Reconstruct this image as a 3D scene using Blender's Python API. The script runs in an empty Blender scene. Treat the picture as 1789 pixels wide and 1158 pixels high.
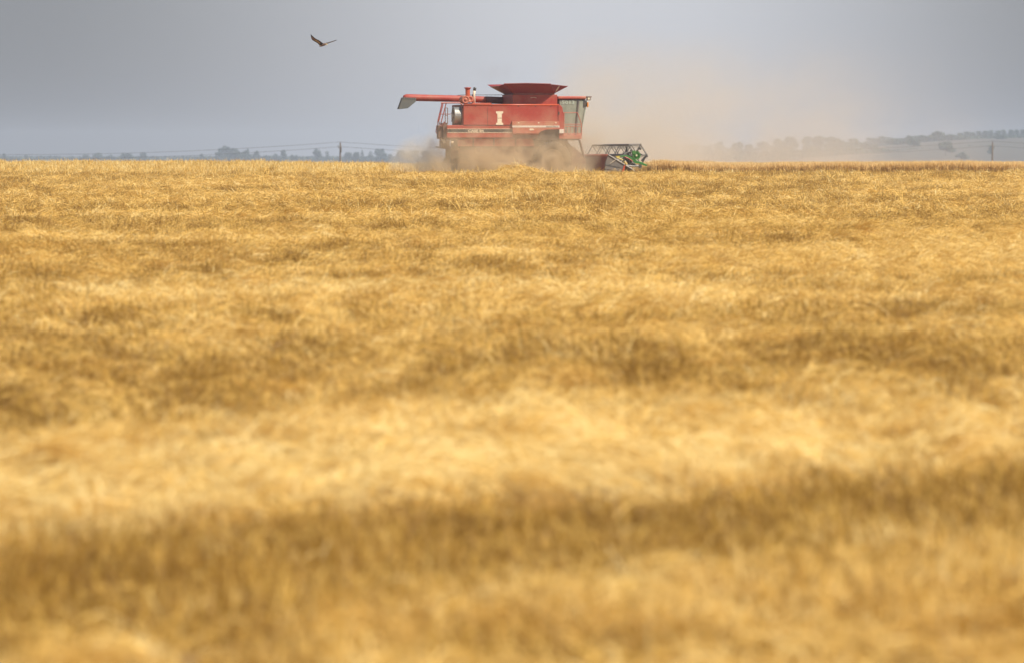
import bpy, bmesh, math, random
import numpy as np
from mathutils import Vector, Matrix

R = math.radians
sc = bpy.context.scene
COL = sc.collection
rng = np.random.default_rng(7)
random.seed(7)

# ------------------------------------------------------------------ camera
F = 9940.0            # focal length in pixels of the 1789 px wide photograph (200 mm)
EYE = 2.3
cam_d = bpy.data.cameras.new('camera')
cam_d.lens = 200; cam_d.sensor_width = 36
cam_d.clip_start = 1; cam_d.clip_end = 12000
cam_d.dof.use_dof = True
cam_d.dof.focus_distance = 200
cam_d.dof.aperture_fstop = 2.8
cam_o = bpy.data.objects.new('camera', cam_d); COL.objects.link(cam_o)
cam_o.location = (0, 0, EYE)
cam_o.rotation_euler = (R(90) - math.atan(299 / F), 0, 0)
sc.camera = cam_o

# ------------------------------------------------------------------ light
SUN_EL, SUN_AZ = 51.0, 124.0          # azimuth clockwise from +Y: to the right and behind the camera
world = bpy.data.worlds.new('World'); sc.world = world; world.use_nodes = True
wn, wl = world.node_tree.nodes, world.node_tree.links
bg = wn['Background']
sky = wn.new('ShaderNodeTexSky'); sky.sky_type = 'NISHITA'; sky.sun_disc = False
sky.sun_elevation = R(SUN_EL); sky.sun_rotation = R(SUN_AZ)
sky.dust_density = 1.2; sky.air_density = 1.0
# a thin smoky overcast: soft grey cloud and lens edge darkening drawn over the clear sky
tc = wn.new('ShaderNodeTexCoord')
mp = wn.new('ShaderNodeMapping'); mp.inputs['Scale'].default_value = (9.0, 9.0, 4.0); mp.inputs['Location'].default_value = (0.0, 0.0, 0.0)
nz = wn.new('ShaderNodeTexNoise'); nz.inputs['Scale'].default_value = 1.0; nz.inputs['Detail'].default_value = 1.5; nz.inputs['Roughness'].default_value = 0.4
# lens edge darkening painted as grey sky banks, repeated all round the horizon
sx = wn.new('ShaderNodeSeparateXYZ')
at = wn.new('ShaderNodeMath'); at.operation = 'ARCTAN2'
fr = wn.new('ShaderNodeMath'); fr.operation = 'MULTIPLY_ADD'; fr.inputs[1].default_value = 30.0; fr.inputs[2].default_value = -0.45
co = wn.new('ShaderNodeMath'); co.operation = 'COSINE'
ad = wn.new('ShaderNodeMath'); ad.operation = 'MULTIPLY_ADD'; ad.inputs[1].default_value = 0.42
nm = wn.new('ShaderNodeMath'); nm.operation = 'MULTIPLY_ADD'; nm.inputs[1].default_value = 0.35; nm.inputs[2].default_value = 0.33
rp = wn.new('ShaderNodeValToRGB')
rp.color_ramp.elements[0].position = 0.05; rp.color_ramp.elements[0].color = (1.9, 1.98, 2.25, 1)
rp.color_ramp.elements[1].position = 0.92; rp.color_ramp.elements[1].color = (5.5, 5.62, 6.1, 1)
mx = wn.new('ShaderNodeMix'); mx.data_type = 'RGBA'; mx.inputs[0].default_value = 0.85
wl.new(tc.outputs['Generated'], mp.inputs[0]); wl.new(mp.outputs[0], nz.inputs['Vector'])
wl.new(tc.outputs['Generated'], sx.inputs[0])
wl.new(sx.outputs[0], at.inputs[0]); wl.new(sx.outputs[1], at.inputs[1])
wl.new(at.outputs[0], fr.inputs[0]); wl.new(fr.outputs[0], co.inputs[0])
wl.new(nz.outputs[0], nm.inputs[0]); wl.new(co.outputs[0], ad.inputs[0]); wl.new(nm.outputs[0], ad.inputs[2])
wl.new(ad.outputs[0], rp.inputs[0])
hz_ = wn.new('ShaderNodeMapRange'); hz_.inputs[1].default_value = 0.06; hz_.inputs[2].default_value = 0.55; hz_.inputs[3].default_value = 0.88; hz_.inputs[4].default_value = 0.30
wl.new(sx.outputs[2], hz_.inputs[0]); wl.new(hz_.outputs[0], mx.inputs[0])      # smoke made thinner towards the unseen zenith to cut the fill light
wl.new(sky.outputs[0], mx.inputs[6]); wl.new(rp.outputs[0], mx.inputs[7]); wl.new(mx.outputs[2], bg.inputs[0])
bg.inputs[1].default_value = 0.10
SKY = 'graded'

sun_d = bpy.data.lights.new('sun', 'SUN'); sun_d.energy = 5.0; sun_d.angle = R(0.6); sun_d.color = (1.0, 0.93, 0.79)
sun_o = bpy.data.objects.new('sun', sun_d); COL.objects.link(sun_o)
sd = Vector((math.sin(R(SUN_AZ)) * math.cos(R(SUN_EL)), math.cos(R(SUN_AZ)) * math.cos(R(SUN_EL)), math.sin(R(SUN_EL))))
sun_o.rotation_euler = sd.to_track_quat('Z', 'Y').to_euler(); sun_o.location = (0, -20, 60)

vs = sc.view_settings
vs.view_transform = 'Standard'; vs.look = 'None'; vs.exposure = 0.2; vs.gamma = 1.0; vs.use_curve_mapping = False
sc.render.engine = 'CYCLES'
cy = sc.cycles
cy.use_denoising = True
cy.max_bounces = 6; cy.diffuse_bounces = 3; cy.glossy_bounces = 2; cy.transmission_bounces = 3; cy.transparent_max_bounces = 8
cy.volume_bounces = 3; cy.volume_step_rate = 1.0; cy.volume_max_steps = 128
cy.sample_clamp_indirect = 6

# ------------------------------------------------------------------ helpers
def tag(o, label=None, cat=None, group=None, kind=None):
    if label: o['label'] = label
    if cat: o['category'] = cat
    if group: o['group'] = group
    if kind: o['kind'] = kind
    return o

def empty(name, loc=(0, 0, 0), rz=0.0, label=None, cat=None, group=None):
    o = bpy.data.objects.new(name, None); COL.objects.link(o)
    o.location = loc; o.rotation_euler = (0, 0, rz); o.empty_display_size = 0.3
    return tag(o, label, cat, group)

def mesh_obj(name, verts, faces, mat, parent=None, smooth=False, link=True):
    me = bpy.data.meshes.new(name); me.from_pydata([tuple(map(float, v)) for v in verts], [], [tuple(int(i) for i in f) for f in faces])
    if mat is not None: me.materials.append(mat)
    if smooth: me.polygons.foreach_set('use_smooth', [True] * len(me.polygons))
    me.update()
    o = bpy.data.objects.new(name, me)
    if link: COL.objects.link(o)
    if parent is not None: o.parent = parent
    return o

class MB:
    """collects shapes of one part"""
    def __init__(s): s.v = []; s.f = []
    def add(s, vs_, fs_):
        n = len(s.v); s.v += [tuple(v) for v in vs_]; s.f += [tuple(i + n for i in f) for f in fs_]; return s
    def box(s, a, b):
        (x0, y0, z0), (x1, y1, z1) = a, b
        return s.add([(x0, y0, z0), (x1, y0, z0), (x1, y1, z0), (x0, y1, z0), (x0, y0, z1), (x1, y0, z1), (x1, y1, z1), (x0, y1, z1)],
                     [(0, 3, 2, 1), (4, 5, 6, 7), (0, 1, 5, 4), (1, 2, 6, 5), (2, 3, 7, 6), (3, 0, 4, 7)])
    def prism(s, poly, y0, y1):
        """poly: list of (x, z) outline; extruded from y0 to y1"""
        n = len(poly)
        vs_ = [(x, y0, z) for x, z in poly] + [(x, y1, z) for x, z in poly]
        fs_ = [tuple(range(n)), tuple(reversed(range(n, 2 * n)))] + [(i, i + n, (i + 1) % n + n, (i + 1) % n) for i in range(n)]
        return s.add(vs_, fs_)
    def tube(s, pts, r, n=8, cap=True):
        pts = [Vector(p) for p in pts]; rs = r if isinstance(r, (list, tuple)) else [r] * len(pts)
        vs_, fs_ = [], []
        for i, p in enumerate(pts):
            d = (pts[min(i + 1, len(pts) - 1)] - pts[max(i - 1, 0)]).normalized()
            up = Vector((0, 0, 1)) if abs(d.z) < 0.9 else Vector((1, 0, 0))
            a = d.cross(up).normalized(); b = d.cross(a)
            for k in range(n):
                t = 2 * math.pi * k / n
                vs_.append(p + rs[i] * (math.cos(t) * a + math.sin(t) * b))
        for i in range(len(pts) - 1):
            for k in range(n):
                fs_.append((i * n + k, i * n + (k + 1) % n, (i + 1) * n + (k + 1) % n, (i + 1) * n + k))
        if cap: fs_ += [tuple(reversed(range(n))), tuple(range((len(pts) - 1) * n, len(pts) * n))]
        return s.add(vs_, fs_)
    def lathe_y(s, c, prof, n=32):
        """profile (r, y) turned about the y axis through c"""
        vs_ = []
        for r, y in prof:
            for k in range(n):
                t = 2 * math.pi * k / n
                vs_.append((c[0] + r * math.cos(t), c[1] + y, c[2] + r * math.sin(t)))
        m = len(prof)
        fs_ = [(i * n + k, i * n + (k + 1) % n, (i + 1) * n + (k + 1) % n, (i + 1) * n + k) for i in range(m - 1) for k in range(n)]
        return s.add(vs_, fs_)
    def build(s, name, mat, parent=None, smooth=False, bevel=0.0):
        o = mesh_obj(name, s.v, s.f, mat, parent)
        bm = bmesh.new(); bm.from_mesh(o.data); bmesh.ops.recalc_face_normals(bm, faces=bm.faces); bm.to_mesh(o.data); bm.free()
        if smooth:
            for p in o.data.polygons: p.use_smooth = len(p.vertices) == 4
        if bevel:
            b = o.modifiers.new('bevel', 'BEVEL'); b.width = bevel; b.segments = 2; b.limit_method = 'ANGLE'
        return o

def smooth01(t):
    t = np.clip(t, 0, 1); return t * t * (3 - 2 * t)

_perm = np.random.default_rng(3).random((256, 256))
def vnoise(x, y, seed=0):
    x = np.asarray(x, float) + seed * 17.31; y = np.asarray(y, float) + seed * 9.73
    xi = np.floor(x).astype(int); yi = np.floor(y).astype(int)
    fx = x - xi; fy = y - yi
    fx = fx * fx * (3 - 2 * fx); fy = fy * fy * (3 - 2 * fy)
    g = lambda a, b: _perm[a % 256, b % 256]
    return (g(xi, yi) * (1 - fx) + g(xi + 1, yi) * fx) * (1 - fy) + (g(xi, yi + 1) * (1 - fx) + g(xi + 1, yi + 1) * fx) * fy
def fnoise(x, y, seed=0, octv=3):
    a, s, t = 1.0, 0.0, 0.0
    for k in range(octv):
        s = s + a * vnoise(np.asarray(x) * 2 ** k, np.asarray(y) * 2 ** k, seed + k * 5); t += a; a *= 0.55
    return s / t

# ------------------------------------------------------------------ materials
def new_mat(name):
    m = bpy.data.materials.new(name); m.use_nodes = True
    return m, m.node_tree.nodes, m.node_tree.links, m.node_tree.nodes['Principled BSDF']

def paint(name, col, rough=0.45, metal=0.0, dirt=0.35, dirt_col=(0.36, 0.27, 0.17), scale=1.6, bump=0.0, var=0.15):
    """painted or plain surface with uneven fading and patches of settled field dust"""
    m, n, l, p = new_mat(name)
    t = n.new('ShaderNodeTexCoord')
    a = n.new('ShaderNodeTexNoise'); a.inputs['Scale'].default_value = scale; a.inputs['Detail'].default_value = 6; a.inputs['Roughness'].default_value = 0.65
    b = n.new('ShaderNodeTexNoise'); b.inputs['Scale'].default_value = scale * 9; b.inputs['Detail'].default_value = 3
    l.new(t.outputs['Object'], a.inputs['Vector']); l.new(t.outputs['Object'], b.inputs['Vector'])
    rd = n.new('ShaderNodeValToRGB'); rd.color_ramp.elements[0].position = 0.42; rd.color_ramp.elements[1].position = 0.75
    rd.color_ramp.elements[0].color = (0, 0, 0, 1); rd.color_ramp.elements[1].color = (dirt, dirt, dirt, 1)
    l.new(a.outputs[0], rd.inputs[0])
    fade = n.new('ShaderNodeMix'); fade.data_type = 'RGBA'
    fade.inputs[6].default_value = (*[c * (1 - var) for c in col], 1); fade.inputs[7].default_value = (*[min(1, c * (1 + var) + 0.01) for c in col], 1)
    l.new(b.outputs[0], fade.inputs[0])
    mxx = n.new('ShaderNodeMix'); mxx.data_type = 'RGBA'; mxx.inputs[7].default_value = (*dirt_col, 1)
    l.new(rd.outputs[0], mxx.inputs[0]); l.new(fade.outputs[2], mxx.inputs[6]); l.new(mxx.outputs[2], p.inputs['Base Color'])
    p.inputs['Roughness'].default_value = rough; p.inputs['Metallic'].default_value = metal
    if bump:
        bp = n.new('ShaderNodeBump'); bp.inputs['Strength'].default_value = bump; bp.inputs['Distance'].default_value = 0.02
        l.new(b.outputs[0], bp.inputs['Height']); l.new(bp.outputs[0], p.inputs['Normal'])
    return m

M = {}
M['red'] = paint('red_paint', (0.37, 0.040, 0.022), 0.52, dirt=0.45, dirt_col=(0.42, 0.22, 0.13))
M['red_dusty'] = paint('dusty_red_paint', (0.43, 0.075, 0.045), 0.6, dirt=0.75, dirt_col=(0.50, 0.30, 0.17))
M['red_orange'] = paint('orange_red_paint', (0.50, 0.075, 0.025), 0.4, dirt=0.2)
M['red_dark'] = paint('grimy_and_shaded_red', (0.17, 0.035, 0.028), 0.6, dirt=0.6, dirt_col=(0.20, 0.13, 0.09))  # grime, and also shade painted on the tank's rear side and the auger
M['brown'] = paint('rusty_brown_steel', (0.16, 0.085, 0.06), 0.75, dirt=0.6, dirt_col=(0.27, 0.19, 0.13))
M['chassis'] = paint('dark_oily_steel', (0.055, 0.04, 0.033), 0.7, dirt=0.6, dirt_col=(0.20, 0.14, 0.09))
M['black'] = paint('black_decal', (0.025, 0.03, 0.03), 0.4, dirt=0.25)
M['cream'] = paint('cream_decal', (0.78, 0.66, 0.48), 0.5, dirt=0.25, dirt_col=(0.5, 0.38, 0.25))
M['white'] = paint('white_decal', (0.72, 0.66, 0.58), 0.5, dirt=0.5, dirt_col=(0.5, 0.40, 0.28))
M['screen'] = paint('galvanised_screen_mesh', (0.30, 0.30, 0.29), 0.45, metal=0.6, dirt=0.4, bump=0.3)
M['rubber'] = paint('grey_rubber_spout', (0.12, 0.12, 0.11), 0.8, dirt=0.6, dirt_col=(0.22, 0.19, 0.13))
M['tyre'] = paint('dusty_black_tyre', (0.035, 0.033, 0.03), 0.85, dirt=0.7, dirt_col=(0.22, 0.17, 0.11))
M['rim'] = paint('dusty_grey_rim', (0.42, 0.38, 0.32), 0.6, dirt=0.6)
M['steel'] = paint('weathered_grey_steel', (0.15, 0.135, 0.125), 0.6, metal=0.2, dirt=0.4)
M['steel_dark'] = paint('dark_grey_steel', (0.05, 0.05, 0.05), 0.6, metal=0.2, dirt=0.4)
M['steel_pale'] = paint('bright_worn_steel', (0.25, 0.23, 0.21), 0.55, metal=0.2, dirt=0.2)
M['reel'] = paint('galvanised_reel_steel', (0.19, 0.175, 0.16), 0.55, metal=0.2, dirt=0.4)
M['flap'] = paint('shade_darkened_flap_red', (0.25, 0.026, 0.030), 0.5, dirt=0.3, dirt_col=(0.22, 0.12, 0.09))  # red darkened to carry the shade on the overhanging flaps
M['green'] = paint('bright_green_paint', (0.035, 0.18, 0.025), 0.4, dirt=0.15)
M['yellow'] = paint('yellow_paint', (0.55, 0.42, 0.05), 0.5, dirt=0.3)
M['orange'] = paint('amber_lens', (0.8, 0.28, 0.03), 0.3, dirt=0.1)
M['lamp'] = paint('headlamp_lens', (0.75, 0.68, 0.5), 0.2, dirt=0.2)
M['cab_paint'] = paint('pale_green_white_digits', (0.45, 0.50, 0.40), 0.6, dirt=0.2)
M['seat'] = paint('tan_seat_fabric', (0.22, 0.17, 0.11), 0.9, dirt=0.3)
M['cab_liner'] = paint('pale_cab_liner', (0.42, 0.46, 0.38), 0.8, dirt=0.4)
M['wood'] = paint('weathered_pole_wood', (0.10, 0.075, 0.06), 0.9, dirt=0.3)
M['wire'] = paint('dark_wire', (0.05, 0.05, 0.055), 0.6, dirt=0.0)
M['trunk'] = paint('tree_bark', (0.07, 0.055, 0.04), 0.9, dirt=0.3)
M['feather_dark'] = paint('dark_brown_feathers', (0.016, 0.010, 0.012), 0.8, dirt=0.0, scale=8)
M['feather_tan'] = paint('tan_feathers', (0.22, 0.12, 0.07), 0.8, dirt=0.3, dirt_col=(0.12, 0.07, 0.05), scale=9)
M['feather_rufous'] = paint('rufous_brown_feathers', (0.13, 0.065, 0.035), 0.8, dirt=0.3, dirt_col=(0.08, 0.045, 0.03), scale=9)
M['feather_pale'] = paint('pale_buff_feathers', (0.50, 0.42, 0.26), 0.8, dirt=0.0, scale=9)

def glass_mat():
    m, n, l, p = new_mat('dusty_cab_glass')
    tr = n.new('ShaderNodeBsdfTransparent'); tr.inputs[0].default_value = (0.72, 0.80, 0.70, 1)
    gl = n.new('ShaderNodeBsdfGlossy'); gl.inputs['Roughness'].default_value = 0.08
    df = n.new('ShaderNodeBsdfDiffuse'); df.inputs[0].default_value = (0.43, 0.42, 0.31, 1)
    nzz = n.new('ShaderNodeTexNoise'); nzz.inputs['Scale'].default_value = 2.2; nzz.inputs['Detail'].default_value = 4
    t = n.new('ShaderNodeTexCoord'); l.new(t.outputs['Object'], nzz.inputs['Vector'])
    mr = n.new('ShaderNodeMapRange'); mr.inputs[1].default_value = 0.35; mr.inputs[2].default_value = 0.7; mr.inputs[3].default_value = 0.5; mr.inputs[4].default_value = 0.8
    l.new(nzz.outputs[0], mr.inputs[0])
    m1 = n.new('ShaderNodeMixShader'); l.new(mr.outputs[0], m1.inputs[0]); l.new(tr.outputs[0], m1.inputs[1]); l.new(df.outputs[0], m1.inputs[2])
    m2 = n.new('ShaderNodeMixShader'); m2.inputs[0].default_value = 0.10; l.new(m1.outputs[0], m2.inputs[1]); l.new(gl.outputs[0], m2.inputs[2])
    l.new(m2.outputs[0], n['Material Output'].inputs['Surface'])
    return m
M['glass'] = glass_mat()

def leaf_mat(name, c0, c1):
    m, n, l, p = new_mat(name)
    t = n.new('ShaderNodeTexCoord'); a = n.new('ShaderNodeTexNoise'); a.inputs['Scale'].default_value = 0.45; a.inputs['Detail'].default_value = 3
    l.new(t.outputs['Object'], a.inputs['Vector'])
    mm = n.new('ShaderNodeMix'); mm.data_type = 'RGBA'; mm.inputs[6].default_value = (*c0, 1); mm.inputs[7].default_value = (*c1, 1)
    l.new(a.outputs[0], mm.inputs[0]); l.new(mm.outputs[2], p.inputs['Base Color']); p.inputs['Roughness'].default_value = 0.8
    return m
M['leaf'] = leaf_mat('tree_foliage', (0.035, 0.06, 0.025), (0.08, 0.11, 0.045))
M['leaf_blue'] = leaf_mat('bluish_tree_foliage', (0.03, 0.055, 0.035), (0.06, 0.09, 0.05))

def straw_mat(name, ochre, pale, ear):
    """ripe cereal: every stalk a little different, whole tufts paler, more golden or darkened for shaded hollows (tint is set per tuft)"""
    m, n, l, p = new_mat(name)
    ti = n.new('ShaderNodeAttribute'); ti.attribute_type = 'INSTANCER'; ti.attribute_name = 'tint'
    sv = n.new('ShaderNodeAttribute'); sv.attribute_type = 'GEOMETRY'; sv.attribute_name = 'shade'
    er = n.new('ShaderNodeAttribute'); er.attribute_type = 'GEOMETRY'; er.attribute_name = 'ear'
    s1 = n.new('ShaderNodeMath'); s1.operation = 'MULTIPLY_ADD'; s1.inputs[1].default_value = 0.7; s1.inputs[2].default_value = -0.35
    l.new(sv.outputs['Fac'], s1.inputs[0])
    s2 = n.new('ShaderNodeMath'); s2.operation = 'ADD'; s2.use_clamp = True
    l.new(s1.outputs[0], s2.inputs[0]); l.new(ti.outputs['Fac'], s2.inputs[1])
    rr = n.new('ShaderNodeValToRGB')
    e = rr.color_ramp.elements; e[0].position = 0.0; e[0].color = (*ochre[0], 1); e[1].position = 1.0; e[1].color = (*pale, 1)
    k = e.new(0.45); k.color = (*ochre[1], 1)
    l.new(s2.outputs[0], rr.inputs[0])
    mm = n.new('ShaderNodeMix'); mm.data_type = 'RGBA'; mm.inputs[7].default_value = (*ear, 1)
    l.new(er.outputs['Fac'], mm.inputs[0]); l.new(rr.outputs[0], mm.inputs[6])
    l.new(mm.outputs[2], p.inputs['Base Color']); p.inputs['Roughness'].default_value = 0.5
    p.inputs['Specular IOR Level'].default_value = 0.35
    tl = n.new('ShaderNodeBsdfTranslucent'); l.new(mm.outputs[2], tl.inputs[0])
    ms = n.new('ShaderNodeMixShader'); ms.inputs[0].default_value = 0.25
    l.new(p.outputs[0], ms.inputs[1]); l.new(tl.outputs[0], ms.inputs[2]); l.new(ms.outputs[0], n['Material Output'].inputs['Surface'])
    return m
M['straw'] = straw_mat('ripe_barley_straw', ((0.27, 0.14, 0.024), (0.77, 0.475, 0.094)), (0.97, 0.79, 0.38), (0.82, 0.54, 0.15))
M['wheat'] = straw_mat('standing_wheat', ((0.42, 0.25, 0.09), (0.60, 0.38, 0.14)), (0.80, 0.58, 0.28), (0.88, 0.64, 0.30))

def ground_mat(name, c0, c1, sc_=0.8):
    m, n, l, p = new_mat(name)
    t = n.new('ShaderNodeTexCoord')
    a = n.new('ShaderNodeTexNoise'); a.inputs['Scale'].default_value = sc_; a.inputs['Detail'].default_value = 8; a.inputs['Roughness'].default_value = 0.7
    l.new(t.outputs['Object'], a.inputs['Vector'])
    mm = n.new('ShaderNodeMix'); mm.data_type = 'RGBA'; mm.inputs[6].default_value = (*c0, 1); mm.inputs[7].default_value = (*c1, 1)
    l.new(a.outputs[0], mm.inputs[0]); l.new(mm.outputs[2], p.inputs['Base Color']); p.inputs['Roughness'].default_value = 0.95
    bp = n.new('ShaderNodeBump'); bp.inputs['Distance'].default_value = 0.05; l.new(a.outputs[0], bp.inputs['Height']); l.new(bp.outputs[0], p.inputs['Normal'])
    return m
M['ground'] = ground_mat('stubble_and_soil', (0.075, 0.065, 0.045), (0.14, 0.115, 0.075), 0.05)
M['mat'] = ground_mat('matted_straw_floor', (0.10, 0.05, 0.015), (0.34, 0.18, 0.05), 7.0)

# ------------------------------------------------------------------ terrain
_D = np.array([-80, 0, 20, 60, 120, 200, 258, 268, 285, 310, 335, 352, 375, 450, 600, 900, 1500, 3000, 6500], float)
_Z = np.array([2.45, 2.38, 2.28, 2.04, 1.70, 1.235, 0.905, 0.915, 0.88, 0.78, 0.67, 0.64, 0.70, 1.5, 3.6, 8.0, 8.6, 7.6, 7.2], float)
_Dd = np.arange(-80, 6500, 1.0); _Zd = np.interp(_Dd, _D, _Z)
_k = np.hanning(17); _k /= _k.sum(); _Zs = np.convolve(np.pad(_Zd, 8, mode='edge'), _k, 'valid')
def gz(x, D):
    x = np.asarray(x, float); D = np.asarray(D, float)
    z = EYE - np.interp(D, _Dd, _Zs)
    z = z + 0.16 * smooth01((D - 275) / 60) * smooth01((-x - 4) / 14) * smooth01((420 - D) / 60)      # the field is a touch higher on the left
    hx = np.interp(x * 3780 / np.maximum(D, 1500), [40, 110, 154, 185, 223, 268, 306, 340, 500, 900, 1500], [0, 1.1, 6.8, 10.1, 14.1, 18.6, 21, 22, 23, 13, 4])
    z = z + hx * smooth01((D - 2300) / 1400)   # hill on the right
    return z

def sheet(name, xs_of, Ds, mat, zf, kind='structure'):
    V, Fc = [], []
    nc = len(xs_of(Ds[0]))
    for D in Ds:
        xs = xs_of(D); zz = zf(xs, np.full(len(xs), D))
        V.append(np.stack([xs, np.full(len(xs), D), zz], 1))
    V = np.concatenate(V)
    nr = len(Ds)
    idx = np.arange(nr * nc).reshape(nr, nc)
    q = np.stack([idx[:-1, :-1], idx[:-1, 1:], idx[1:, 1:], idx[1:, :-1]], -1).reshape(-1, 4)
    me = bpy.data.meshes.new(name)
    me.vertices.add(len(V)); me.vertices.foreach_set('co', V.ravel().astype(np.float32))
    me.loops.add(q.size); me.loops.foreach_set('vertex_index', q.ravel().astype(np.int32))
    me.polygons.add(len(q)); me.polygons.foreach_set('loop_start', np.arange(0, q.size, 4, dtype=np.int32)); me.polygons.foreach_set('loop_total', np.full(len(q), 4, np.int32))
    me.update(); me.materials.append(mat); me.polygons.foreach_set('use_smooth', np.ones(len(q), bool))
    o = bpy.data.objects.new(name, me); COL.objects.link(o); tag(o, kind=kind); return o

tt = np.linspace(-1, 1, 121)
gx = np.sign(tt) * np.abs(tt) ** 2.6 * 1500
gD = np.concatenate([np.linspace(-70, 400, 120), np.linspace(408, 1500, 60), np.linspace(1550, 4650, 80)])
ground = sheet('ground', lambda D: gx, gD, M['ground'], gz)

# ---- matted floor of the lodged crop, and the rules that say how the crop stands at each place
def bands(x, D):
    return D - 1.3 * x + 2.2 * (fnoise(x / 3.0, D / 5.0, 31, 2) - 0.5) * np.clip(D / 40, 0.6, 3)
def band(s, a, b, e=0.7):
    return smooth01((s - a) / e + 0.5) * smooth01((b - s) / e + 0.5)
def crop(x, D):
    """returns (height of the mat, tint, upright share, holes)"""
    s = bands(x, D)
    w = np.clip(D / 40, 1, 4)
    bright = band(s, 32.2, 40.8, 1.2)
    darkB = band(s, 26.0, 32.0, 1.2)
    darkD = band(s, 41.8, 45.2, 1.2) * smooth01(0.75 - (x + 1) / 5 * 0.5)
    darkE = band(s, 58.5, 62.5, 2.5) * smooth01(fnoise(x / 4, D / 7, 61, 2) * 3 - 1)
    bright2 = band(s, 64, 86, 6.0)
    lowC = band(s, 21.5, 26.4, 1.5)
    # broken rows: the crop went down in strips a few metres deep
    strip = fnoise(x / 16.0 + 3, (D - 0.6 * x) / 3.4, 51, 2)
    n1 = fnoise(x / 1.3, D / 1.6, 1, 3); n2 = fnoise(x / 0.55, D / 0.8, 2, 2); n3 = fnoise(x / 5.0, D / 9.0, 3, 2); n4 = fnoise(x / 0.33, D / 0.5, 4, 2)
    far = smooth01((D - 60) / 80)
    h = 0.125 + (n1 - 0.5) * 0.18 + (n2 - 0.5) * 0.16 + (n4 - 0.5) * 0.22 + (n3 - 0.5) * 0.10
    h = h + 0.10 * bright - 0.10 * darkB - 0.05 * darkD - 0.05 * darkE
    h = h + 0.36 * np.exp(-((x - 0.35) / 0.8) ** 4) * np.exp(-((D - 255.5) / 2.0) ** 2) + 0.16 * np.exp(-((x + 0.6) / 0.7) ** 2) * np.exp(-((D - 255.0) / 2.0) ** 2)
    h = np.maximum(h, 0.01)
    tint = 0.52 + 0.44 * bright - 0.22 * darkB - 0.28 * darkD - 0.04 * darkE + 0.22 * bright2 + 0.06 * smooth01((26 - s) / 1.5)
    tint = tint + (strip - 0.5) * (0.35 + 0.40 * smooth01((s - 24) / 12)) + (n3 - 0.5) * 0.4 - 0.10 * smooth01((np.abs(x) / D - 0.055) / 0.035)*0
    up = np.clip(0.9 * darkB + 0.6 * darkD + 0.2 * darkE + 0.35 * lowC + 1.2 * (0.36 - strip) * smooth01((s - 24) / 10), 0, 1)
    hole = (fnoise(x / 0.42, D / 0.8, 9, 2) < 0.33) & (n1 < 0.7)
    return h, tint, up, hole

X_EDGE = lambda D: 0.105 * D + 3.0
HEADING = R(12.0)
CUT_N = Vector((-math.sin(HEADING), math.cos(HEADING)))
FRONT_END = 258.5
def mat_z(xs, Ds):
    h, _, _, hole = crop(xs, Ds)
    h = np.where(hole, h * 0.08, h)
    end = smooth01((FRONT_END + 1.5 - Ds) / 2.5)
    side = smooth01((X_EDGE(Ds) + 1.0 - np.abs(xs)) / 1.0)
    return gz(xs, Ds) + 0.02 + h * end * side
matD = [8.0]
while matD[-1] < 262: matD.append(matD[-1] + max(0.10, matD[-1] * 0.0028))
sheet('field_floor', lambda D: np.linspace(-1, 1, 330) * (X_EDGE(D) + 1.0), np.array(matD), M['mat'], mat_z)

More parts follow.
